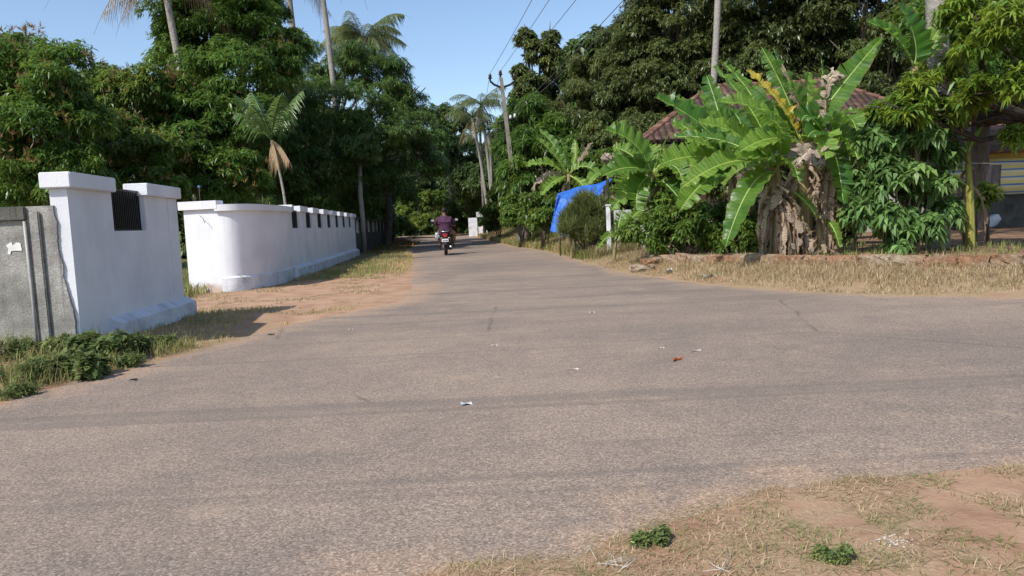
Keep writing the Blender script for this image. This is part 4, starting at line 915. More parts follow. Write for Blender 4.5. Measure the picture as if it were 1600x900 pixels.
def roof():
    Lx = x1 - x0; sl_ = math.hypot(ym - yf, zr - hz)
    C_ = {'a': (x0, yf, hz), 'b': (x1, yf, hz), 'c': (x1, yb, hz), 'd': (x0, yb, hz), 'l': (rl[0], ym, zr), 'r': (x1 - (rl[0] - x0), ym, zr)}
    faces = [(['a', 'b', 'r', 'l'], 0), (['c', 'd', 'l', 'r'], 0), (['d', 'a', 'l'], 1), (['b', 'c', 'r'], 1)]
    V = []; Q = []; Tt = []; U_ = []; W_ = []
    for keys, ax in faces:
        i0 = len(V)
        for kk in keys: p = C_[kk]; V.append(p); U_.append(p[ax]); W_.append((zr - p[2]) / (zr - hz) * sl_)
        (Q if len(keys) == 4 else Tt).append(list(range(i0, i0 + len(keys))))
    # underside and thickness
    i0 = len(V)
    for kk in 'abcd': p = C_[kk]; V.append((p[0], p[1], p[2] - .08)); U_.append(0); W_.append(0)
    for k in range(4):
        j = len(V); a_, b_ = C_['abcd'[k]], C_['abcd'[(k + 1) % 4]]
        for p in [a_, b_, (b_[0], b_[1], hz - .08), (a_[0], a_[1], hz - .08)]: V.append(p); U_.append(p[0]); W_.append(0)
        Q.append([j, j + 1, j + 2, j + 3])
    Q.append([i0, i0 + 1, i0 + 2, i0 + 3])
    o = npmesh('roof', np.array(V), np.array(Q), np.array(Tt), TILE, hs, off=off)
    for nm, arr in (('u', U_), ('w', W_)):
        if nm in o.data.attributes: o.data.attributes.remove(o.data.attributes[nm])
        at = o.data.attributes.new(nm, 'FLOAT', 'POINT'); at.data.foreach_set('value', np.array(arr, np.float32))
    for a_, b_ in (('l', 'r'), ('a', 'l'), ('b', 'r'), ('d', 'l'), ('c', 'r')):
        A_, B_ = np.array(C_[a_]), np.array(C_[b_]); n = int(np.linalg.norm(B_ - A_) / .38); bm = bmesh.new()
        for i in range(n):
            p, q = A_ + (B_ - A_) * i / n - off, A_ + (B_ - A_) * (i + 1.05) / n - off; add_tube(bm, [p, q - [0, 0, .02]], [.075, .055], 8)
        bmobj('ridge_tiles', bm, RIDGE, o, True)
RIDGE = plain('ridge_clay', (.2, .11, .08), .9, .15, var=.3, sc_=5)
roof()
HW = plain('house_plaster', (.42, .4, .35), .9, var=.25, sc_=2)
bm = bmesh.new(); add_box(bm, (x0 + .7 - off[0], yf + .8 - off[1], -.3), (x1 - .7 - off[0], yb - .7 - off[1], hz - .1 - off[2])); bmobj('wall', bm, HW, hs)
WOODD = plain('dark_door_wood', (.06, .035, .025), .6)
for i in range(3):
    cx_ = x0 + 1.9 + i * 2.2; bm = bmesh.new()
    if i == 1: add_box(bm, (cx_ - .45 - off[0], yf + .76 - off[1], 0.1), (cx_ + .45 - off[0], yf + .797 - off[1], 2.0)); bmobj('door', bm, WOODD, hs)
    else:
        add_box(bm, (cx_ - .5 - off[0], yf + .76 - off[1], .9), (cx_ + .5 - off[0], yf + .797 - off[1], 1.9)); wo = bmobj('window', bm, WOODD, hs)
        bm = bmesh.new()
        for j in range(5): add_box(bm, (cx_ - .42 + j * .2 - off[0], yf + .74 - off[1], .92), (cx_ - .4 + j * .2 - off[0], yf + .757 - off[1], 1.88))
        bmobj('bars', bm, BLACK, wo)

# lean-to with striped screen at the right edge
def stripe_mat():
    k = NT('striped_screen'); z = k.n('ShaderNodeSeparateXYZ', None, Vector=k.obj()).outputs[2]
    f = k.math('FRACT', k.math('MULTIPLY', k.math('ADD', z, 5.), 5.2)); w_ = k.noise(k.obj(), 2, 3)
    c = k.ramp(f, [(0., (.8, .72, .28)), (.3, (.82, .8, .5)), (.62, (.12, .26, .6)), (.85, (.8, .72, .3))])
    k.t.nodes[-1]
    for nd in k.t.nodes:
        if nd.bl_idname == 'ShaderNodeValToRGB': nd.color_ramp.interpolation = 'CONSTANT'
    c = k.mix(k.ramp(w_, [(.4, 0.), (.7, .25)]), c, (.55, .52, .4)); k.base(c, .7, .2); return k.m
SY = 19.
a_ = pd(1492, 251, SY); b_ = pd(1720, 251, SY); zt = a_[2]; zb = pd(1492, 307, SY)[2]
lt = thing('veranda', 'shaded veranda with a low wall and posts behind the sack at the right edge', 'veranda', (a_[0], SY, tz(a_[0], SY)))
lo = np.array([a_[0], SY, tz(a_[0], SY)])
bm = bmesh.new(); add_box(bm, (-.4, .08, -.3), (6, .26, zb - .06 - lo[2])); bmobj('low_wall', bm, CEMENT_D, lt)
for dx in (-.3, .42, 2.1, 4):
    bm = bmesh.new(); add_box(bm, (dx, .0, -.2), (dx + .12, .1 - .025, zt + .35 - lo[2]), .01); bmobj('post', bm, CEMENT, lt)
bm = bmesh.new(); add_box(bm, (-.5, -.06, zt + .01 - lo[2]), (6, -.005, zt + .13 - lo[2])); bmobj('fascia', bm, plain('yellow_fascia', (.45, .36, .08), .7), lt)
bm = bmesh.new()
for v_ in [((-.7, -.5, zt + .12 - lo[2]), (6.2, -.5, zt + .12 - lo[2]), (6.2, 3, zt + 1.3 - lo[2]), (-.7, 3, zt + 1.3 - lo[2]))]:
    q1 = [bm.verts.new(x) for x in v_]; q2 = [bm.verts.new((x[0], x[1], x[2] + .06)) for x in v_]
    bm.faces.new(q1[::-1]); bm.faces.new(q2)
    for i in range(4): bm.faces.new((q1[i], q1[(i + 1) % 4], q2[(i + 1) % 4], q2[i]))
bmobj('roof', bm, RIDGE, lt)
bm = bmesh.new(); add_box(bm, (-.4, 2.6, -.2), (6, 2.75, zt + 1.1 - lo[2])); bmobj('back_wall', bm, HW, lt)
nx_ = 60; xx = np.linspace(-.35, 5.6, nx_); V = []
for z in (zt - .0, zb): V += [(x, -.0 + .045 - .03 * math.sin(x * 7.) - .06, z - lo[2]) for x in xx]
V = np.array(V); Q = [[i, i + 1, nx_ + i + 1, nx_ + i] for i in range(nx_ - 1)]
o = npmesh('striped_screen', V, np.array(Q), mat=stripe_mat()); o.location = lo + [0, -.05, 0]
tag(o, 'yellow screen with blue stripes hung along the veranda at the right edge', 'screen')
so2 = o.modifiers.new('t', 'SOLIDIFY'); so2.thickness = .006
# cloths on the line
CL = plain('dark_cloth', (.05, .045, .05), .9)
bm = bmesh.new(); p = pd(1540, 258, 15.5)
g_ = []
for j in range(7):
    for i in range(7): g_.append(bm.verts.new((i * .055, .02 * math.sin(i * 2 + j * .4), -j * .09 * (1 - .03 * i))))
for j in range(6):
    for i in range(6): bm.faces.new((g_[j * 7 + i], g_[j * 7 + i + 1], g_[j * 7 + i + 8], g_[j * 7 + i + 7]))
o = bmobj('hanging_cloth', bm, CL); o.location = p; m_ = o.modifiers.new('t', 'SOLIDIFY'); m_.thickness = .008
tag(o, 'dark cloth hanging on a line before the striped screen', 'cloth')
q1 = pd(1480, 255, 15.5); q2 = pd(1640, 252, 15.5)
tag(tube_obj('washing_line', [q1, (q1 + q2) / 2 - [0, 0, .02], q2], .006, GREYPIPE, None, 5), 'thin line strung across the yard at the right edge', 'line')
# white sack
SACK = plain('woven_sack', (.62, .65, .68), .55, .4, var=.08)
p = ground_at(1543, 356); bm = bmesh.new(); bmesh.ops.create_uvsphere(bm, u_segments=24, v_segments=14, radius=1)
for v in bm.verts:
    x, y, z = v.co; n_ = math.sin(x * 5 + z * 7) * .05 + math.sin(y * 9 + x * 4) * .05
    pin = 1 - .45 * max(0, x) ** 3; sgn = lambda t_, e: math.copysign(abs(t_) ** e, t_)
    v.co = Vector((sgn(x, .8) * .4 * (1 + n_), sgn(y, .7) * .2 * pin * (1 + n_), sgn(z, .7) * .15 * pin * (1 + n_)))
o = bmobj('sack', bm, SACK, None, True); o.location = p + [0, 0, .17]; o.rotation_euler = (.1, -.35, .3); tag(o, 'stuffed white sack lying on the bare brown yard near the striped screen', 'sack')

# ------------------------------------------------------------------ blue tarpaulin lean-to
def tarp_mat():
    k = NT('blue_tarpaulin'); f = k.noise(k.obj(), 3, 5, .6)
    c = k.ramp(f, [(.3, (.03, .11, .45)), (.55, (.05, .2, .72)), (.8, (.14, .33, .78))]); k.base(c, .38, .5); k.bump(k.noise(k.scale(k.obj(), (1, 1, 3)), 6, 5, .6), .8, .05)
    tr = k.n('ShaderNodeBsdfTranslucent'); k.set(tr.inputs[0], c); ms = k.n('ShaderNodeMixShader'); ms.inputs[0].default_value = .2
    k.t.links.new(k.b.outputs[0], ms.inputs[1]); k.t.links.new(tr.outputs[0], ms.inputs[2]); k.t.links.new(ms.outputs[0], k.out.inputs[0]); return k.m
tt_ = [(872, 304, 20.6), (905, 293, 20.6), (938, 287, 20.8), (962, 276, 21.3)]                 # ridge line
tb_ = [(861, 356, 19.6), (872, 360, 19.5), (884, 363, 19.4), (895, 367, 19.4)]                    # lower front edge
tr_ = [(920, 320, 19.9), (935, 310, 20.2), (945, 304, 20.5), (958, 296, 21.)]
def patch(rows, nu=44, nv=30, amp=.1):
    Rw = [np.array([pd(*p) for p in r]) for r in rows]; V = []
    for j in range(nv):
        tv = j / (nv - 1) * (len(Rw) - 1); a = min(int(tv), len(Rw) - 2); f = tv - a
        L_ = Rw[a] * (1 - f) + Rw[a + 1] * f
        for i in range(nu):
            tu = i / (nu - 1) * (len(L_) - 1); b = min(int(tu), len(L_) - 2); g2 = tu - b; p = L_[b] * (1 - g2) + L_[b + 1] * g2
            fold = math.sin(i * .75 + j * .16) * amp * .35 + math.sin(i * .31 + 1.3 + j * .1) * amp + math.sin(i * 1.7 + j * .5) * amp * .12 - amp * 1.2 * math.sin(j / nv * math.pi * 3) ** 2
            V.append(p + np.array([0, -1, .2]) * fold * (.35 + .65 * j / nv))
    Q = [[j * nu + i, j * nu + i + 1, (j + 1) * nu + i + 1, (j + 1) * nu + i] for j in range(nv - 1) for i in range(nu - 1)]
    return np.array(V), np.array(Q)
# the sheet: a sloping top from the ridge, then a skirt falling toward the road
top = [(872, 303, 20.9), (900, 293, 21), (930, 288, 21.2), (957, 279, 21.6)]
brk = [(870, 306, 20.2), (893, 312, 20.0), (918, 318, 20.0), (942, 302, 20.8)]
skm = [(866, 330, 19.9), (880, 336, 19.7), (893, 340, 19.6), (908, 336, 19.7)]
btm = [(860, 360, 19.7), (873, 366, 19.6), (886, 370, 19.5), (897, 372, 19.5)]
V, Q = patch([top, brk, skm, btm]); tc_ = pd(880, 330, 20)
ta = thing('tarpaulin', 'bright blue tarpaulin draped over a frame at the roadside', 'tarpaulin', (tc_[0], tc_[1], tz(tc_[0], tc_[1])))
to_ = np.array([tc_[0], tc_[1], tz(tc_[0], tc_[1])])
o = npmesh('sheet', V, Q, mat=tarp_mat(), parent=ta, off=to_, smooth=True); m_ = o.modifiers.new('t', 'SOLIDIFY'); m_.thickness = .01
for px, py, d in [(898, 345, 19.9), (930, 292, 21.), (872, 305, 20.8)]:
    p = pd(px, py, d); tube_obj('pole', [(p[0], p[1], tz(p[0], p[1]) - .1), p], .022, BARK, ta, 7, to_)
# whitewashed posts and panel beyond
for px, lb in [(950, 'short whitewashed post right of the blue tarpaulin'), (1003, 'whitish post half hidden by the low banana leaves')]:
    p = pd(px, 322, 18.); b = np.array([p[0], p[1], tz(p[0], p[1])])
    t_ = thing('post', lb, 'post', b); bm = bmesh.new(); add_box(bm, (-.05, -.05, -.1), (.05, .05, p[2] - b[2]), .01); bmobj('shaft', bm, PLINTH, t_)
    bm = bmesh.new(); add_box(bm, (-.065, -.065, p[2] - b[2]), (.065, .065, p[2] - b[2] + .04), .008); bmobj('cap', bm, PLINTH, t_)
p = pd(973, 338, 18.6); bm = bmesh.new(); add_box(bm, (-.22, 0, -.2), (.22, .03, .16), .004)
for i in range(6): add_box(bm, (-.2 + i * .075, -.012, -.19), (-.175 + i * .075, -.001, .15))
for s_ in (-.2, .17): add_box(bm, (s_, .035, -(p[2] - tz(p[0], p[1]))), (s_ + .03, .06, .15))
o = bmobj('white_board', bm, PANEL); o.location = p; tag(o, 'white slatted board between the whitewashed post and the small banana plant', 'board')

# ------------------------------------------------------------------ power line
pt = pd(783, 122, 31); pb = np.array([pd(814, 385, 31)[0], 31, tz(pd(814, 385, 31)[0], 31)])
pole = thing('utility_pole', 'leaning concrete electricity pole with a V shaped top bracket, right of the road', 'utility pole', pb)
ax = (pt - pb)
bm = bmesh.new(); add_tube(bm, [(0, 0, -.3)] + [ax * t for t in (0, .5, 1)], [.17, .165, .13, .1], 4); bmobj('pole', bm, CONCRETE, pole)
def on(px, py, d=31.): return pd(px, py, d) - pb
vl, vr, vm = on(766, 127), on(804, 127), on(784, 137)
for e in (vl, vr):
    bm = bmesh.new(); k_ = vm * .35 + e * .65 - np.array([0, 0, .05]); add_tube(bm, [vm, k_, e], .045, 6); bmobj('bracket_arm', bm, BLACK, pole)
def insulator(p, par):
    bm = bmesh.new(); p = np.asarray(p); add_tube(bm, [p, p + [0, 0, .1], p + [0, 0, .11], p + [0, 0, .2], p + [0, 0, .21], p + [0, 0, .3]], [.03, .04, .09, .05, .075, .04], 10); return bmobj('insulator', bm, plain('brown_porcelain', (.09, .06, .05), .25, .6) if 'brown_porcelain' not in bpy.data.materials else bpy.data.materials['brown_porcelain'], par, True)
insulator(vl, pole); insulator(vr, pole); insulator(pt - pb + [-.02, 0, 0.02], pole)
cl, cr = on(777, 193), on(806, 184)
bm = bmesh.new(); add_tube(bm, [cl, cr], .05, 6); bmobj('cross_arm', bm, BLACK, pole)
WP = plain('white_porcelain', (.7, .7, .68), .3, .5)
for f in (.72, .95):
    bm = bmesh.new(); p = cl + (cr - cl) * f; add_tube(bm, [p, p + [0, 0, .08], p + [0, 0, .18]], [.03, .06, .035], 8); bmobj('small_insulator', bm, WP, pole, True)
bm = bmesh.new(); q = ax * .2; add_tube(bm, [q - ax * .012, q + ax * .012], [.19, .19], 10); bmobj('yellow_band', bm, plain('faded_yellow_paint', (.4, .3, .05), .8), pole)
WIRE = plain('aluminium_wire', (.12, .12, .12), .5)
nxt = np.array([5.1, -5.5, 0])
def wire(label, a, zoff, side, group='overhead wires running from the utility pole'):
    a = np.asarray(a); e = np.array([nxt[0] + side, nxt[1], a[2] + zoff]); P = []
    for i in range(25):
        t = i / 24; P.append(a + (e - a) * t - np.array([0, 0, .75 * 4 * t * (1 - t) * .5]))
    tag(tube_obj('overhead_wire', P, .0085, WIRE, None, 5), label, 'wire', group)
wire('upper overhead wire from the left arm of the pole bracket', pb + vl + [0, 0, .3], .2, -.9); wire('upper overhead wire from the pole top', pt + [0, 0, .3], .2, -.1); wire('upper overhead wire from the right arm of the pole bracket', pb + vr + [0, 0, .3], .2, .7)
wire('lower overhead wire from the right end of the cross arm', pb + cr + [0, 0, .18], .3, .5); wire('lower overhead wire next to the pole on the cross arm', pb + cl + (cr - cl) * .72 + [0, 0, .18], .3, 0.)
far = pd(752, 245, 58)
for k_, (a_, lb) in enumerate([(pb + vl + [0, 0, .3], 'overhead wire going on from the left bracket arm to the bend'), (pt + [0, 0, .3], 'overhead wire going on from the pole top to the bend')]):
    P = [a_ + (far + [0.4 * k_, 0, 2.5] - a_) * t - np.array([0, 0, 1.2 * t * (1 - t)]) for t in np.linspace(0, 1, 14)]
    tag(tube_obj('overhead_wire', P, .0085, WIRE, None, 5), lb, 'wire', 'overhead wires running from the utility pole')
pf = pd(757, 352, 58); bf = np.array([pf[0], 58, 0.])
fp = thing('utility_pole', 'distant pole with a small white sign at the bend, by the white gate posts', 'utility pole', bf)
tube_obj('pole', [(0, 0, -.2), (far[0] - bf[0], 0, far[2] + 2.2)], [.14, .09], CONCRETE, fp, 8)
bm = bmesh.new(); add_box(bm, (-.6, -.25, 1.55), (-.05, -.2, 1.95), .01); bmobj('sign_plate', bm, PANEL, fp)
gp = thing('gate_wall', 'far white compound wall and posts at the bend beside the distant palms', 'wall', (pd(745, 350, 62)[0], 62, 0))
for i, (xo, wd_, hh) in enumerate([(-.7, .75, 1.55), (.9, .5, 1.2), (1.9, .4, 1.1)]):
    bm = bmesh.new(); add_box(bm, (xo, 0, -.3), (xo + wd_, .4, hh), .02); bmobj('post', bm, PLINTH, gp)
bm = bmesh.new(); add_box(bm, (-.65, .1, -.3), (3.4, .3, .8)); bmobj('wall', bm, PLINTH, gp)

# ------------------------------------------------------------------ rider and scooter
def skinned(name, joints, edges, mat, parent, root=0, sub=2, crease=None):
    me = bpy.data.meshes.new(name); me.from_pydata([j[:3] for j in joints], edges, []); o = bpy.data.objects.new('tmp', me); col.objects.link(o)
    sk = o.modifiers.new('s', 'SKIN'); sk.use_smooth_shade = True
    sv = me.skin_vertices[0].data
    for i, j in enumerate(joints):
        r_ = j[3] if hasattr(j[3], '__len__') else (j[3], j[3]); sv[i].radius = r_; sv[i].use_root = (i == root)
    ss = o.modifiers.new('u', 'SUBSURF'); ss.levels = sub; ss.render_levels = sub
    dg = bpy.context.evaluated_depsgraph_get(); dg.update(); m2 = bpy.data.meshes.new_from_object(o.evaluated_get(dg)); bpy.data.objects.remove(o)
    m2.name = name; m2.materials.clear(); m2.materials.append(mat)
    for p_ in m2.polygons: p_.use_smooth = True
    return link(bpy.data.objects.new(name, m2), parent)
SKIN = plain('brown_skin', (.2, .105, .065), .55, .4, var=.05); SHIRT = plain('purple_shirt', (.075, .032, .062), .85, .2, var=.22, sc_=10); TROU = plain('tan_trousers', (.3, .17, .11), .9, .15, var=.15, sc_=9); HAIR = plain('black_hair', (.012, .01, .01), .6, .3)
sp_ = pz(697, 399, .004); RZ = .075
per = thing('person', 'person in a dark purple shirt seated on the black scooter, seen from behind', 'person', (sp_[0], sp_[1], .004), RZ)
J = [(0, .28, .84, (.15, .12)), (0, .3, 1.02, (.15, .11)), (0, .34, 1.2, (.17, .11)), (0, .36, 1.32, (.08, .07)), (0, .38, 1.37, (.06, .06)), (0, .395, 1.43, (.08, .095)), (0, .395, 1.51, (.075, .09)), (0, .39, 1.57, (.04, .05)),
     (-.19, .345, 1.25, .06), (-.32, .45, 1.04, .045), (-.33, .68, .98, .036), (-.33, .76, .985, .028), (.19, .345, 1.25, .06), (.32, .45, 1.04, .045), (.33, .68, .98, .036), (.33, .76, .985, .028),
     (-.11, .32, .8, .1), (-.22, .68, .74, .075), (-.17, .62, .36, .05), (-.17, .7, .3, .038), (-.17, .78, .29, .03), (.12, .32, .8, .1), (.3, .64, .74, .078), (.26, .58, .38, .05), (.26, .66, .3, .038), (.26, .75, .29, .03)]
E_ = [(0, 1), (1, 2), (2, 3), (3, 4), (4, 5), (5, 6), (6, 7), (2, 8), (8, 9), (9, 10), (10, 11), (2, 12), (12, 13), (13, 14), (14, 15), (0, 16), (16, 17), (17, 18), (18, 19), (19, 20), (0, 21), (21, 22), (22, 23), (23, 24), (24, 25)]
# fingers closed round the grips
for sx, h_ in ((-1, 11), (1, 15)):
    for k in range(4):
        i = len(J); x = J[h_][0] + sx * (-.03 + .022 * k); J += [(x, .8, 1.0, .011), (x, .83, .985, .01), (x, .825, .965, .009)]; E_ += [(h_, i), (i, i + 1), (i + 1, i + 2)]
    i = len(J); x = J[h_][0] - sx * .045; J += [(x, .775, .98, .012), (x, .8, .965, .01)]; E_ += [(h_, i), (i, i + 1)]
skinned('body', J, E_, SKIN, per)
skinned('shirt', [(0, .27, .8, (.21, .16)), (0, .28, .9, (.22, .17)), (0, .3, 1.04, (.225, .165)), (0, .34, 1.2, (.225, .15)), (0, .35, 1.3, (.13, .1)), (0, .365, 1.345, (.07, .07)), (-.2, .345, 1.24, .085), (-.315, .44, 1.06, .07), (-.325, .52, 1.02, .062), (.2, .345, 1.24, .085), (.315, .44, 1.06, .07), (.325, .52, 1.02, .062)],
        [(0, 1), (1, 2), (2, 3), (3, 4), (4, 5), (3, 6), (6, 7), (7, 8), (3, 9), (9, 10), (10, 11)], SHIRT, per, 1)
skinned('trousers', [(0, .3, .82, (.16, .12)), (-.11, .33, .8, .12), (-.22, .68, .745, .095), (-.175, .62, .4, .07), (.12, .33, .8, .12), (.3, .64, .745, .1), (.265, .58, .42, .07)], [(0, 1), (1, 2), (2, 3), (0, 4), (4, 5), (5, 6)], TROU, per)
bm = bmesh.new(); bmesh.ops.create_uvsphere(bm, u_segments=20, v_segments=14, radius=1)
for v in bm.verts:
    c_ = v.co.copy(); v.co = Vector((c_.x * .088, .39 + c_.y * .1, 1.51 + c_.z * .1))
    if v.co.y > .45 and v.co.z < 1.54: v.co.y = .45; v.co.z = max(v.co.z, 1.51)
bmobj('hair', bm, HAIR, per, True)
bm = bmesh.new()
for sx in (-1, 1): bmesh.ops.create_uvsphere(bm, u_segments=8, v_segments=6, radius=.02, matrix=Matrix.Translation((sx * .09, .4, 1.465)) @ Matrix.Diagonal((.5, 1, 1.5, 1)))
bmobj('ears', bm, SKIN, per, True)
for sx in (-1, 1):
    bm = bmesh.new(); add_box(bm, (sx * .215 - .05 + (.045 if sx > 0 else 0), .64, .262), (sx * .215 + .05 + (.045 if sx > 0 else 0), .86, .285), .008); bmobj('sandal', bm, HAIR, per)

BP = plain('black_gloss_paint', (.014, .014, .016), .22, .6, var=.02); RUB = plain('tyre_rubber', (.02, .02, .02), .85, .2); CHR = plain('scuffed_chrome', (.45, .46, .48), .3, .5, .8); PLAS = plain('black_plastic', (.025, .025, .027), .6, .3)
sc_t = thing('scooter', 'black scooter with a red tail lamp and white number plate, ridden away up the road', 'scooter', (sp_[0], sp_[1], .004), RZ)
def wheel(y):
    bm = bmesh.new(); n = 28; rings = []
    for i in range(n):
        a = 2 * math.pi * i / n; ring = []
        for j in range(10):
            b = 2 * math.pi * j / 10; rr2 = .2 + .05 * math.cos(b); ring.append(bm.verts.new((.055 * math.sin(b), y + rr2 * math.cos(a), .25 + rr2 * math.sin(a))))
        rings.append(ring)
    for i in range(n):
        for j in range(10): bm.faces.new((rings[i][j], rings[i][(j + 1) % 10], rings[(i + 1) % n][(j + 1) % 10], rings[(i + 1) % n][j]))
    w_ = bmobj('wheel', bm, RUB, sc_t, True)
    bm = bmesh.new(); bmesh.ops.create_cone(bm, segments=24, radius1=.155, radius2=.155, depth=.07, cap_ends=True, matrix=Matrix.Translation((0, y, .25)) @ Matrix.Rotation(R(90), 4, 'Y'))
    bmobj('rim', bm, plain('grey_rim', (.12, .12, .13), .4) if 'grey_rim' not in bpy.data.materials else bpy.data.materials['grey_rim'], w_)
wheel(.0); wheel(1.24)
def loft(name, secs, mat, n=16, par=sc_t, pw=.7):
    """secs: (y, z, half width, half height)"""
    bm = bmesh.new(); rings = []
    for y, z, hw, hh in secs:
        rings.append([bm.verts.new((math.copysign(abs(math.cos(a)) ** pw, math.cos(a)) * hw, y, z + math.copysign(abs(math.sin(a)) ** pw, math.sin(a)) * hh)) for a in [2 * math.pi * k / n for k in range(n)]])
    for r0, r1 in zip(rings, rings[1:]):
        for k in range(n): bm.faces.new((r0[k], r0[(k + 1) % n], r1[(k + 1) % n], r1[k]))
    bm.faces.new(rings[0]); bm.faces.new(rings[-1][::-1]); return bmobj(name, bm, mat, par, True)
loft('tail_body', [(-.2, .67, .09, .07), (-.12, .64, .15, .12), (.05, .6, .19, .17), (.3, .58, .19, .17), (.5, .52, .17, .16), (.56, .5, .13, .12)], BP)
loft('seat', [(-.12, .785, .09, .03), (0, .79, .13, .045), (.3, .775, .15, .05), (.52, .765, .12, .05), (.6, .76, .07, .035)], PLAS)
loft('footboard', [(.5, .24, .15, .04), (.6, .23, .2, .035), (.9, .24, .2, .035), (.98, .3, .18, .05)], PLAS)
loft('leg_shield', [(.93, .5, .2, .24), (.99, .52, .24, .28), (1.06, .55, .19, .3), (1.12, .6, .1, .2)], BP)
loft('front_fender', [(1.06, .42, .06, .05), (1.24, .53, .075, .04), (1.4, .42, .06, .05)], BP)
loft('engine_case', [(-.1, .26, .1, .09), (.1, .3, .13, .11), (.35, .33, .13, .12)], plain('engine_grey', (.12, .12, .13), .45, .5, .5))
loft('rear_fender', [(-.26, .36, .06, .06), (-.2, .44, .09, .1), (-.1, .5, .1, .08), (0, .54, .1, .05)], PLAS)
bm = bmesh.new(); add_tube(bm, [(.13, .3, .2), (.165, .1, .22), (.175, -.12, .27), (.175, -.2, .29)], [.03, .05, .055, .05], 12); ex = bmobj('exhaust', bm, PLAS, sc_t, True)
bm = bmesh.new(); add_tube(bm, [(.175, -.195, .289), (.175, -.215, .293)], [.052, .045], 12); bmobj('tip', bm, CHR, ex, True)
TL_ = plain('red_tail_lamp', (.4, .01, .02), .2, .6); b_ = TL_.node_tree.nodes['Principled BSDF']
bm = bmesh.new()
pl_ = [(-.08, .73), (.08, .73), (.07, .67), (.03, .61), (-.03, .61), (-.07, .67)]
va = [bm.verts.new((x, -.235, z)) for x, z in pl_]; vb = [bm.verts.new((x * 1.1, -.15, z)) for x, z in pl_]; bm.faces.new(va); bm.faces.new(vb[::-1])
for i in range(6): bm.faces.new((va[i], vb[i], vb[(i + 1) % 6], va[(i + 1) % 6]))
bmobj('tail_lamp', bm, TL_, sc_t)
for sx in (-1, 1):
    bm = bmesh.new(); add_box(bm, (sx * .12 - .035, -.2, .575), (sx * .12 + .035, -.14, .605), .008); bmobj('indicator', bm, plain('pale_indicator_lens', (.6, .5, .42), .3) if 'pale_indicator_lens' not in bpy.data.materials else bpy.data.materials['pale_indicator_lens'], sc_t)
bm = bmesh.new(); add_box(bm, (-.11, -.265, .46), (.11, -.255, .56), .002); np_ = bmobj('number_plate', bm, plain('white_plate', (.72, .72, .72), .5, var=.02), sc_t)
bm = bmesh.new()
for i, (x, w_) in enumerate([(-.075, .018), (-.045, .022), (-.01, .014), (.02, .022), (.05, .018), (.075, .014)]): add_box(bm, (x, -.2668, .475 + (.01 if i % 2 else 0)), (x + w_, -.2655, .53))
bmobj('marks', bm, HAIR, np_)
bm = bmesh.new(); add_tube(bm, [(-.12, .02, .8), (-.13, -.15, .81), (-.07, -.22, .8), (.07, -.22, .8), (.13, -.15, .81), (.12, .02, .8)], .017, 8); bmobj('grab_rail', bm, CHR, sc_t, True)
bm = bmesh.new(); add_tube(bm, [(-.36, .8, .985), (-.2, .9, 1.0), (0, .95, .98), (.2, .9, 1.0), (.36, .8, .985)], .018, 8); add_tube(bm, [(0, 1.24, .3), (0, 1.05, .8), (0, .95, .98)], .03, 8); bmobj('handlebar', bm, PLAS, sc_t, True)
for sx in (-1, 1):
    bm = bmesh.new(); add_tube(bm, [(sx * .25, .88, .99), (sx * .34, .85, 1.1), (sx * .39, .84, 1.17)], .008, 6)
    bmesh.ops.create_uvsphere(bm, u_segments=14, v_segments=8, radius=1, matrix=Matrix.Translation((sx * .41, .84, 1.19)) @ Matrix.Diagonal((.07, .018, .05, 1))); mi = bmobj('mirror', bm, PLAS, sc_t, True)
    bm = bmesh.new(); bmesh.ops.create_cone(bm, segments=18, radius1=.058, radius2=.058, depth=.004, cap_ends=True, matrix=Matrix.Translation((sx * .41, .819, 1.19)) @ Matrix.Diagonal((1, 1, .72, 1)) @ Matrix.Rotation(R(90), 4, 'X')); bmobj('glass', bm, plain('mirror_glass', (.4, .42, .46), .1, .5, 1.) if 'mirror_glass' not in bpy.data.materials else bpy.data.materials['mirror_glass'], mi)
SARI = plain('pale_bag_cloth', (.5, .52, .55), .6)
bm = bmesh.new(); rock_bm(bm, (-.27, .55, .66), (.12, .3, .2), .1, .3, 3); bmobj('carried_bag', bm, SARI, None, True).location = (0, 0, 0)
bg_ = bpy.data.objects['carried_bag']; bg_.matrix_world = Matrix.Translation(Vector([float(x) for x in sp_])) @ Matrix.Rotation(RZ, 4, 'Z'); tag(bg_, 'pale bag hanging at the left side of the scooter', 'bag')
# ------------------------------------------------------------------ grasses and weeds
right_of = lambda x, y: x > (.9 - .07 * (y - 10))
# dry straw on the right verge
P, sd = scatter(420000, -1, 13, 6.8, 30, lambda x, y, s: right_of(x, y) & (s > .05) & (s < 3.6) & (fbm(x, y, .5, 6) > .22 + .22 * (1 - sstep(0, .4, s)) + .22 * sstep(2.2, 3.2, s)) & (rng.random(len(x)) < np.where(s > 2.3, .35, 1.) * np.clip(14 / y, .25, 1)))
dn = fbm(P[:, 0], P[:, 1], 1.2, 9)
blades('dry_grass', P, .125 * (.4 + .6 * sstep(.1, 1., sd)) * (.7 + .6 * dn) * (1 - .2 * sstep(1.5, 2., sd)), .0055, MDRY, lean=1.7, label='dry straw coloured grass covering the right verge in front of the kerb', cat='grass', yv=np.clip((vnoise(P[:, 0], P[:, 1], .6, 3) - .68) * 2.2, 0, 1) + .25 * sstep(16, 24, P[:, 1]))
# greener grass under the bushes
P, sd = scatter(60000, 0, 15, 8, 34, lambda x, y, s: right_of(x, y) & (s > 2.1) & (s < 5) & (fbm(x, y, .7, 2) > .5))
blades('green_grass', P, .14, .012, MGRASS, lean=.7, y=.15, label='green and brown weeds in the shade behind the kerb', cat='grass')
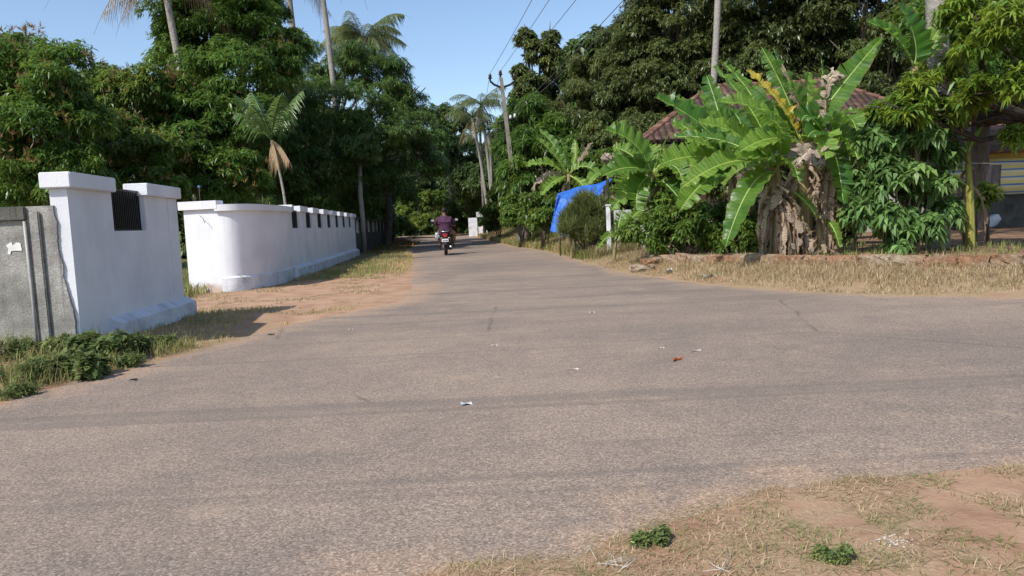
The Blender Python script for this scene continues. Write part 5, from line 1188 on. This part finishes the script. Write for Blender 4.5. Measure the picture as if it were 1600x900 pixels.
# verge further up the right side, before the tarp
P, sd = scatter(300000, -6, 6, 18, 60, lambda x, y, s: right_of(x, y) & (s > .05) & (s < 5.) & (fbm(x, y, .9, 4) > .3) & (rng.random(len(x)) < .8))
blades('roadside_grass', P, .26 + .28 * sstep(.6, 2., sd), .018, MGRASS, lean=.6, yv=.15 + .7 * sstep(.4, .6, fbm(P[:, 0], P[:, 1], 3, 5)) * (1 - sstep(1., 2.2, sd)), label='mixed green and straw grass bank running to the bend on the right', cat='grass')
# left verge beside the walls
left_of = lambda x, y: x < -2.0 - .05 * (y - 10)
P, sd = scatter(230000, -9, -1.5, 4.2, 34, lambda x, y, s: left_of(x, y) & (s > .02) & ((y < 9.3) | (y > 14.6 - .3 * (x + 4))) & ~((x < -3.62 - .1 * (y - 6)) & (y > 5.95) & (y < 14)) & ~((x < -4.45) & (y > 12.5)) & (fbm(x, y, .45, 7) > .42 + .1 * (1 - sstep(0, .3, s)) - .12 * sstep(16, 24, y)) & (rng.random(len(x)) < np.clip(12 / y, .3, 1)))
blades('verge_grass', P, .045 + .02 * sstep(.2, .8, sd) + .05 * sstep(12, 20, P[:, 1]), .007 + .004 * sstep(10, 20, P[:, 1]), MGRASS, lean=.9, yv=np.clip(1.25 * fbm(P[:, 0], P[:, 1], .6, 1) + .15 - .3 * sstep(.4, .9, sd), 0, 1), label='short mixed green and straw grass on the left verge along the white walls', cat='grass')
P, sd = scatter(26000, -7, -1.5, 8.6, 15, lambda x, y, s: left_of(x, y) & (s > .02) & (x > -5.5) & (fbm(x, y, .4, 7) > .62))
blades('gateway_grass', P, .035, .008, MDRY, lean=1.2, y=.2, label='sparse dry grass on the bare earth of the gateway', cat='grass')
# lawn seen through the gate gap
P, sd = scatter(70000, -12, -5.2, 9.4, 26, lambda x, y, s: (x < -5.0 - .095 * (y - 15.4)) & (x < -4.4 - .1 * (y - 9)) & (rng.random(len(x)) < .6))
blades('lawn_grass', P, .2, .02, MGRASS, lean=.6, y=.12, label='green grass inside the compound seen through the gateway', cat='grass')
# near corner: sparse straw and green on red earth
P, sd = scatter(420000, -1.2, 4.6, .8, 3.2, lambda x, y, s: (s > -.03) & (fbm(x, y, .22, 12) > .44 - .16 * sstep(1.6, 2.6, x) - .1 * (1 - sstep(.0, .18, s))) & (rng.random(len(x)) < .3))
blades('straw_patch', P, .055, .0028, MDRY, lean=1.4, flat=.72, yv=np.clip((vnoise(P[:, 0], P[:, 1], .16, 3) - .5) * 2.6, 0, 1), label='sparse straw and short green grass on the red earth at the bottom right', cat='grass')
P, sd = scatter(60000, -1.2, 4.6, .8, 3.0, lambda x, y, s: (s > 0) & (fbm(x, y, .18, 22) > .5) & (rng.random(len(x)) < .5))
blades('green_patch', P, .022, .0028, MGRASS, lean=1.2, y=.2, label='tiny green tufts scattered in the straw at the bottom right', cat='grass')
P, sd = scatter(60000, -9, -2.2, 4.0, 8.0, lambda x, y, s: left_of(x, y) & (s > .05) & ((y < 5.95) | ((x > -3.6) & (y < 6.6))) & (fbm(x, y, .35, 17) > .4) & (rng.random(len(x)) < .8))
blades('tall_weeds', P, .14 + .12 * sstep(.3, .9, sd), .007, MGRASS, lean=.9, y=.25, label='tall thin grass and weeds at the foot of the grey wall', cat='grass')
P, sd = scatter(30000, .5, 3.4, 17.5, 26, lambda x, y, s: right_of(x, y) & (s > .3) & (s < 2.6) & (fbm(x, y, .6, 27) > .45))
blades('dry_undergrowth', P, .36, .01, MDRY, lean=1.3, y=.45, label='tall dry undergrowth at the foot of the blue tarpaulin', cat='grass')
# bigger weeds
def weed(label, px, py, r, L=.05, W=.03, mat=MWEED, group='leafy weeds at the foot of the grey and white walls', young=.1, h=None, dens=150, k=6, name='weed'):
    p = ground_at(px, py); r_ = r
    t_ = thing(name, label, 'weed', p, group=group)
    lobes = [(p[0] + rng.normal(0, r_ * .6), p[1] + rng.normal(0, r_ * .45), p[2] + (h or r_ * .75) * rng.uniform(.15, .6), r_ * rng.uniform(.25, .6), (h or r_) * rng.uniform(.3, .6)) for _ in range(7)]
    crown_mesh('foliage', lobes, mat, t_, p, L=L * .85, W=W * .7, k=k, dens=dens * .8, young=young + .12, clumpy=.4, sub=.55, droop=.0, spread=1.1)
    bm = bmesh.new()
    for lb in lobes:
        for _ in range(2): add_tube(bm, [(0, 0, -.02), np.array(lb[:3]) - p + rng.normal(0, r_ * .2, 3)], [.004, .002], 5)
    bmobj('stem', bm, MRIB, t_, True)
for i, (px, py, r_, L_, W_, lb) in enumerate([(20, 600, .2, .035, .014, 'fine leaved green weed at the bottom left edge'), (65, 590, .2, .035, .014, 'fine leaved green weed below the recessed part of the grey wall'), (112, 585, .2, .075, .06, 'broad leaved weed in front of the grey wall pipe'), (150, 562, .24, .08, .065, 'tallest broad leaved creeper at the corner of the grey and white walls'), (190, 555, .2, .05, .03, 'mixed weed with dry stalks under the nearest white wall'), (232, 548, .15, .045, .02, 'low weed before the white plinth'), (95, 560, .2, .06, .04, 'weed against the foot of the grey wall pilaster'), (10, 560, .22, .03, .012, 'wispy weed against the grey wall at the left edge'), (262, 540, .1, .04, .02, 'smallest weed right of the others by the plinth'), (45, 618, .12, .03, .012, 'low weed at the asphalt edge on the left'), (205, 572, .12, .04, .014, 'grassy weed at the asphalt edge below the white wall')]):
    weed(lb, px, py, r_, L_, W_, young=.22 if i in (1, 0, 7) else .08)
weed('larger round leafy plant on the red earth beside the asphalt edge', 1028, 850, .042, .022, .012, group='small green plants on the red earth', young=.15, dens=1500, h=.045)
weed('small leafy tuft at the bottom edge, right of the round leafy plant', 1290, 876, .035, .018, .01, group='small green plants on the red earth', young=.25, dens=1700, h=.035)
# low shrubs by the gate end / far left verge
# ------------------------------------------------------------------ litter
def flat_bit(name, label, cat, px, py, poly, mat, rz=0, curl=.006, th=.0012, z=None, s=1.):
    p = ground_at(px, py); z0 = max(p[2], .004) + .004; bm = bmesh.new(); q = [(x * s, y * s) for x, y in poly]
    cx_ = sum(x for x, _ in q) / len(q); cy_ = sum(y for _, y in q) / len(q)
    top_ = [bm.verts.new((x, y, curl * (1 + math.sin(i * 2.3)) + th)) for i, (x, y) in enumerate(q)]; c1 = bm.verts.new((cx_, cy_, curl * .6 + th))
    bot = [bm.verts.new((x, y, curl * (1 + math.sin(i * 2.3)))) for i, (x, y) in enumerate(q)]; c2 = bm.verts.new((cx_, cy_, curl * .6)); n = len(q)
    for i in range(n):
        j = (i + 1) % n; bm.faces.new((top_[i], top_[j], c1)); bm.faces.new((bot[j], bot[i], c2)); bm.faces.new((bot[i], bot[j], top_[j], top_[i]))
    o = bmobj(name, bm, mat); o.location = (p[0], p[1], z0 - .004); o.rotation_euler = (0, 0, rz); return tag(o, label, cat)
FOIL = plain('silvery_foil', (.6, .62, .62), .35, .5, .3, var=.25, sc_=60); ORANGE = plain('orange_dry_leaf', (.5, .12, .03), .7, var=.1); BONE = plain('pale_strip', (.68, .63, .6), .6); DKL = plain('dark_dry_leaf', (.05, .035, .03), .9)
rect = lambda a, b: [(-a, -b), (0, -b * .9), (a, -b), (a * .95, 0), (a, b), (0, b * 1.05), (-a, b), (-a * 1.05, 0)]
flat_bit('foil_packet', 'small crumpled silvery packet on the asphalt in the lower middle', 'litter', 729, 634, rect(.03, .027), FOIL, .25, .006)
flat_bit('dry_leaf', 'curled orange dry leaf on the asphalt', 'leaf', 1058, 566, [(-.035, -.045), (-.01, 0), (.03, .03), (.055, .04), (.03, .045), (-.02, .03), (-.04, 0)], ORANGE, 0, .014)
flat_bit('pale_strip', 'longest pale strip of litter, beyond the orange leaf', 'litter', 1086, 551, [(-.06, -.03), (0, -.006), (.055, .022), (.06, .035), (.02, .022), (-.02, 0)], BONE, .1, .004)
flat_bit('pale_strip', 'thin pale curved strip on the asphalt left of the orange leaf', 'litter', 894, 580, [(-.045, .006), (0, -.006), (.045, .004), (.04, .012), (0, .004), (-.04, .014)], BONE, 0, .005)
flat_bit('pale_chip', 'tiny pale chip on the asphalt above the silvery packet', 'litter', 773, 542, rect(.022, .008), BONE, .2)
flat_bit('pale_chip', 'tiny pale chip far out on the asphalt above the orange leaf', 'litter', 1035, 546, rect(.014, .006), BONE, -.2)
flat_bit('pale_chip', 'tiny white chip on the asphalt near the gateway', 'litter', 548, 517, rect(.02, .01), BONE, .6)
flat_bit('pale_chip', 'small pale chip on the asphalt in the middle distance', 'litter', 925, 490, rect(.03, .012), BONE, .3)
flat_bit('dark_leaf', 'small dark dry leaf on the asphalt near the left weeds', 'leaf', 208, 597, [(-.03, -.01), (0, -.012), (.035, .005), (.02, .016), (-.01, .01)], DKL, .3, .01)
flat_bit('dark_leaf', 'small dark dry leaf on the verge edge below the wall shadow', 'leaf', 424, 525, rect(.03, .012), DKL, .1, .01)
flat_bit('plastic_scrap', 'white plastic scrap on the dry grass of the right verge', 'litter', 1046, 427, [(-.09, -.1), (.0, -.09), (.1, .08), (.06, .12), (-.02, .06), (-.06, 0)], plain('white_plastic', (.75, .78, .78), .4), 0, .05)
flat_bit('plastic_scrap', 'small white scrap in the shade beside the nearest white plinth', 'litter', 330, 499, rect(.035, .015), FOIL, .3, .01)
flat_bit('plastic_scrap', 'greyish scrap in the dry grass right of the white plastic scrap', 'litter', 1110, 434, rect(.1, .06), ROCKY, .3, .03)
# twigs / plaster bits in the near corner
TW = plain('bleached_twig', (.55, .5, .44), .8)
for i, (px, py, lb) in enumerate([(962, 886, 'bundle of bleached twigs at the bottom edge, left of the leafy plants'), (1130, 893, 'few bleached twigs at the bottom edge between the two leafy plants')]):
    p = ground_at(px, py); t_ = thing('twigs', lb, 'twigs', p)
    for k in range(9 - 4 * i):
        a = rng.uniform(0, 6.28); l_ = rng.uniform(.025, .06); c_ = np.array([rng.normal(0, .025), rng.normal(0, .018), .006 + .003 * k]); d_ = np.array([math.cos(a), math.sin(a), rng.uniform(-.05, .1)]) * l_
        tube_obj('twig', [c_ - d_, c_ + rng.normal(0, .004, 3), c_ + d_], [.0007, .0011, .0006], TW, t_, 5)
p = ground_at(1396, 846); bm = bmesh.new()
for i in range(60): rock_bm(bm, (rng.normal(0, .03), rng.normal(0, .022), .003), (rng.uniform(.002, .007), rng.uniform(.002, .006), .003), rng.uniform(0, 3), .3, 1)
o = bmobj('lime_crumbs', bm, plain('dusty_lime', (.55, .5, .44), .95, .1)); o.location = p; tag(o, 'patch of white lime crumbs on the earth at the bottom right', 'crumbs')
n = 900; P, sd = scatter(n * 3, -1, 4.4, .9, 3.1, lambda x, y, s: s > -.02); V = []; Tn_ = []
for i, q in enumerate(P[:n]):
    r_ = rng.uniform(.0015, .006); b = len(V); 
    for dx, dy, dz in ((1, 0, 0), (-.6, .9, 0), (-.6, -.9, 0), (0, 0, 1.)): V.append(q + np.array([dx, dy, dz + .2]) * r_ * rng.uniform(.7, 1.3))
    Tn_ += [[b, b + 1, b + 3], [b + 1, b + 2, b + 3], [b + 2, b, b + 3]]
tag(npmesh('gravel_crumbs', np.array(V), None, np.array(Tn_), plain('earth_crumb', (.4, .26, .17), .95, .1, var=.3, sc_=30)), 'loose earth crumbs and grit on the near red soil', 'gravel', kind='stuff')
# brown leaf litter under the left trees by the old panel wall
P, sd = scatter(16000, -9, -2.8, 28, 50, lambda x, y, s: (s > -.6) & (x < -4.2 - .08 * (y - 28)) & (x > -6.6 - .1 * (y - 28)) & (fbm(x, y, 1.2, 3) > .42))
d_ = rdir(len(P)) * np.array([1, 1, .25]); v, q = leaf_quads(P + [0, 0, .02], d_, .16, .06, .1)
tag(npmesh('leaf_litter', v, q, mat=MFLOWER, attrs={'v': rng.random(len(q)), 'y': rng.random(len(q)) * .2}), 'brown fallen leaves along the foot of the old panel wall', 'leaf litter', kind='stuff')
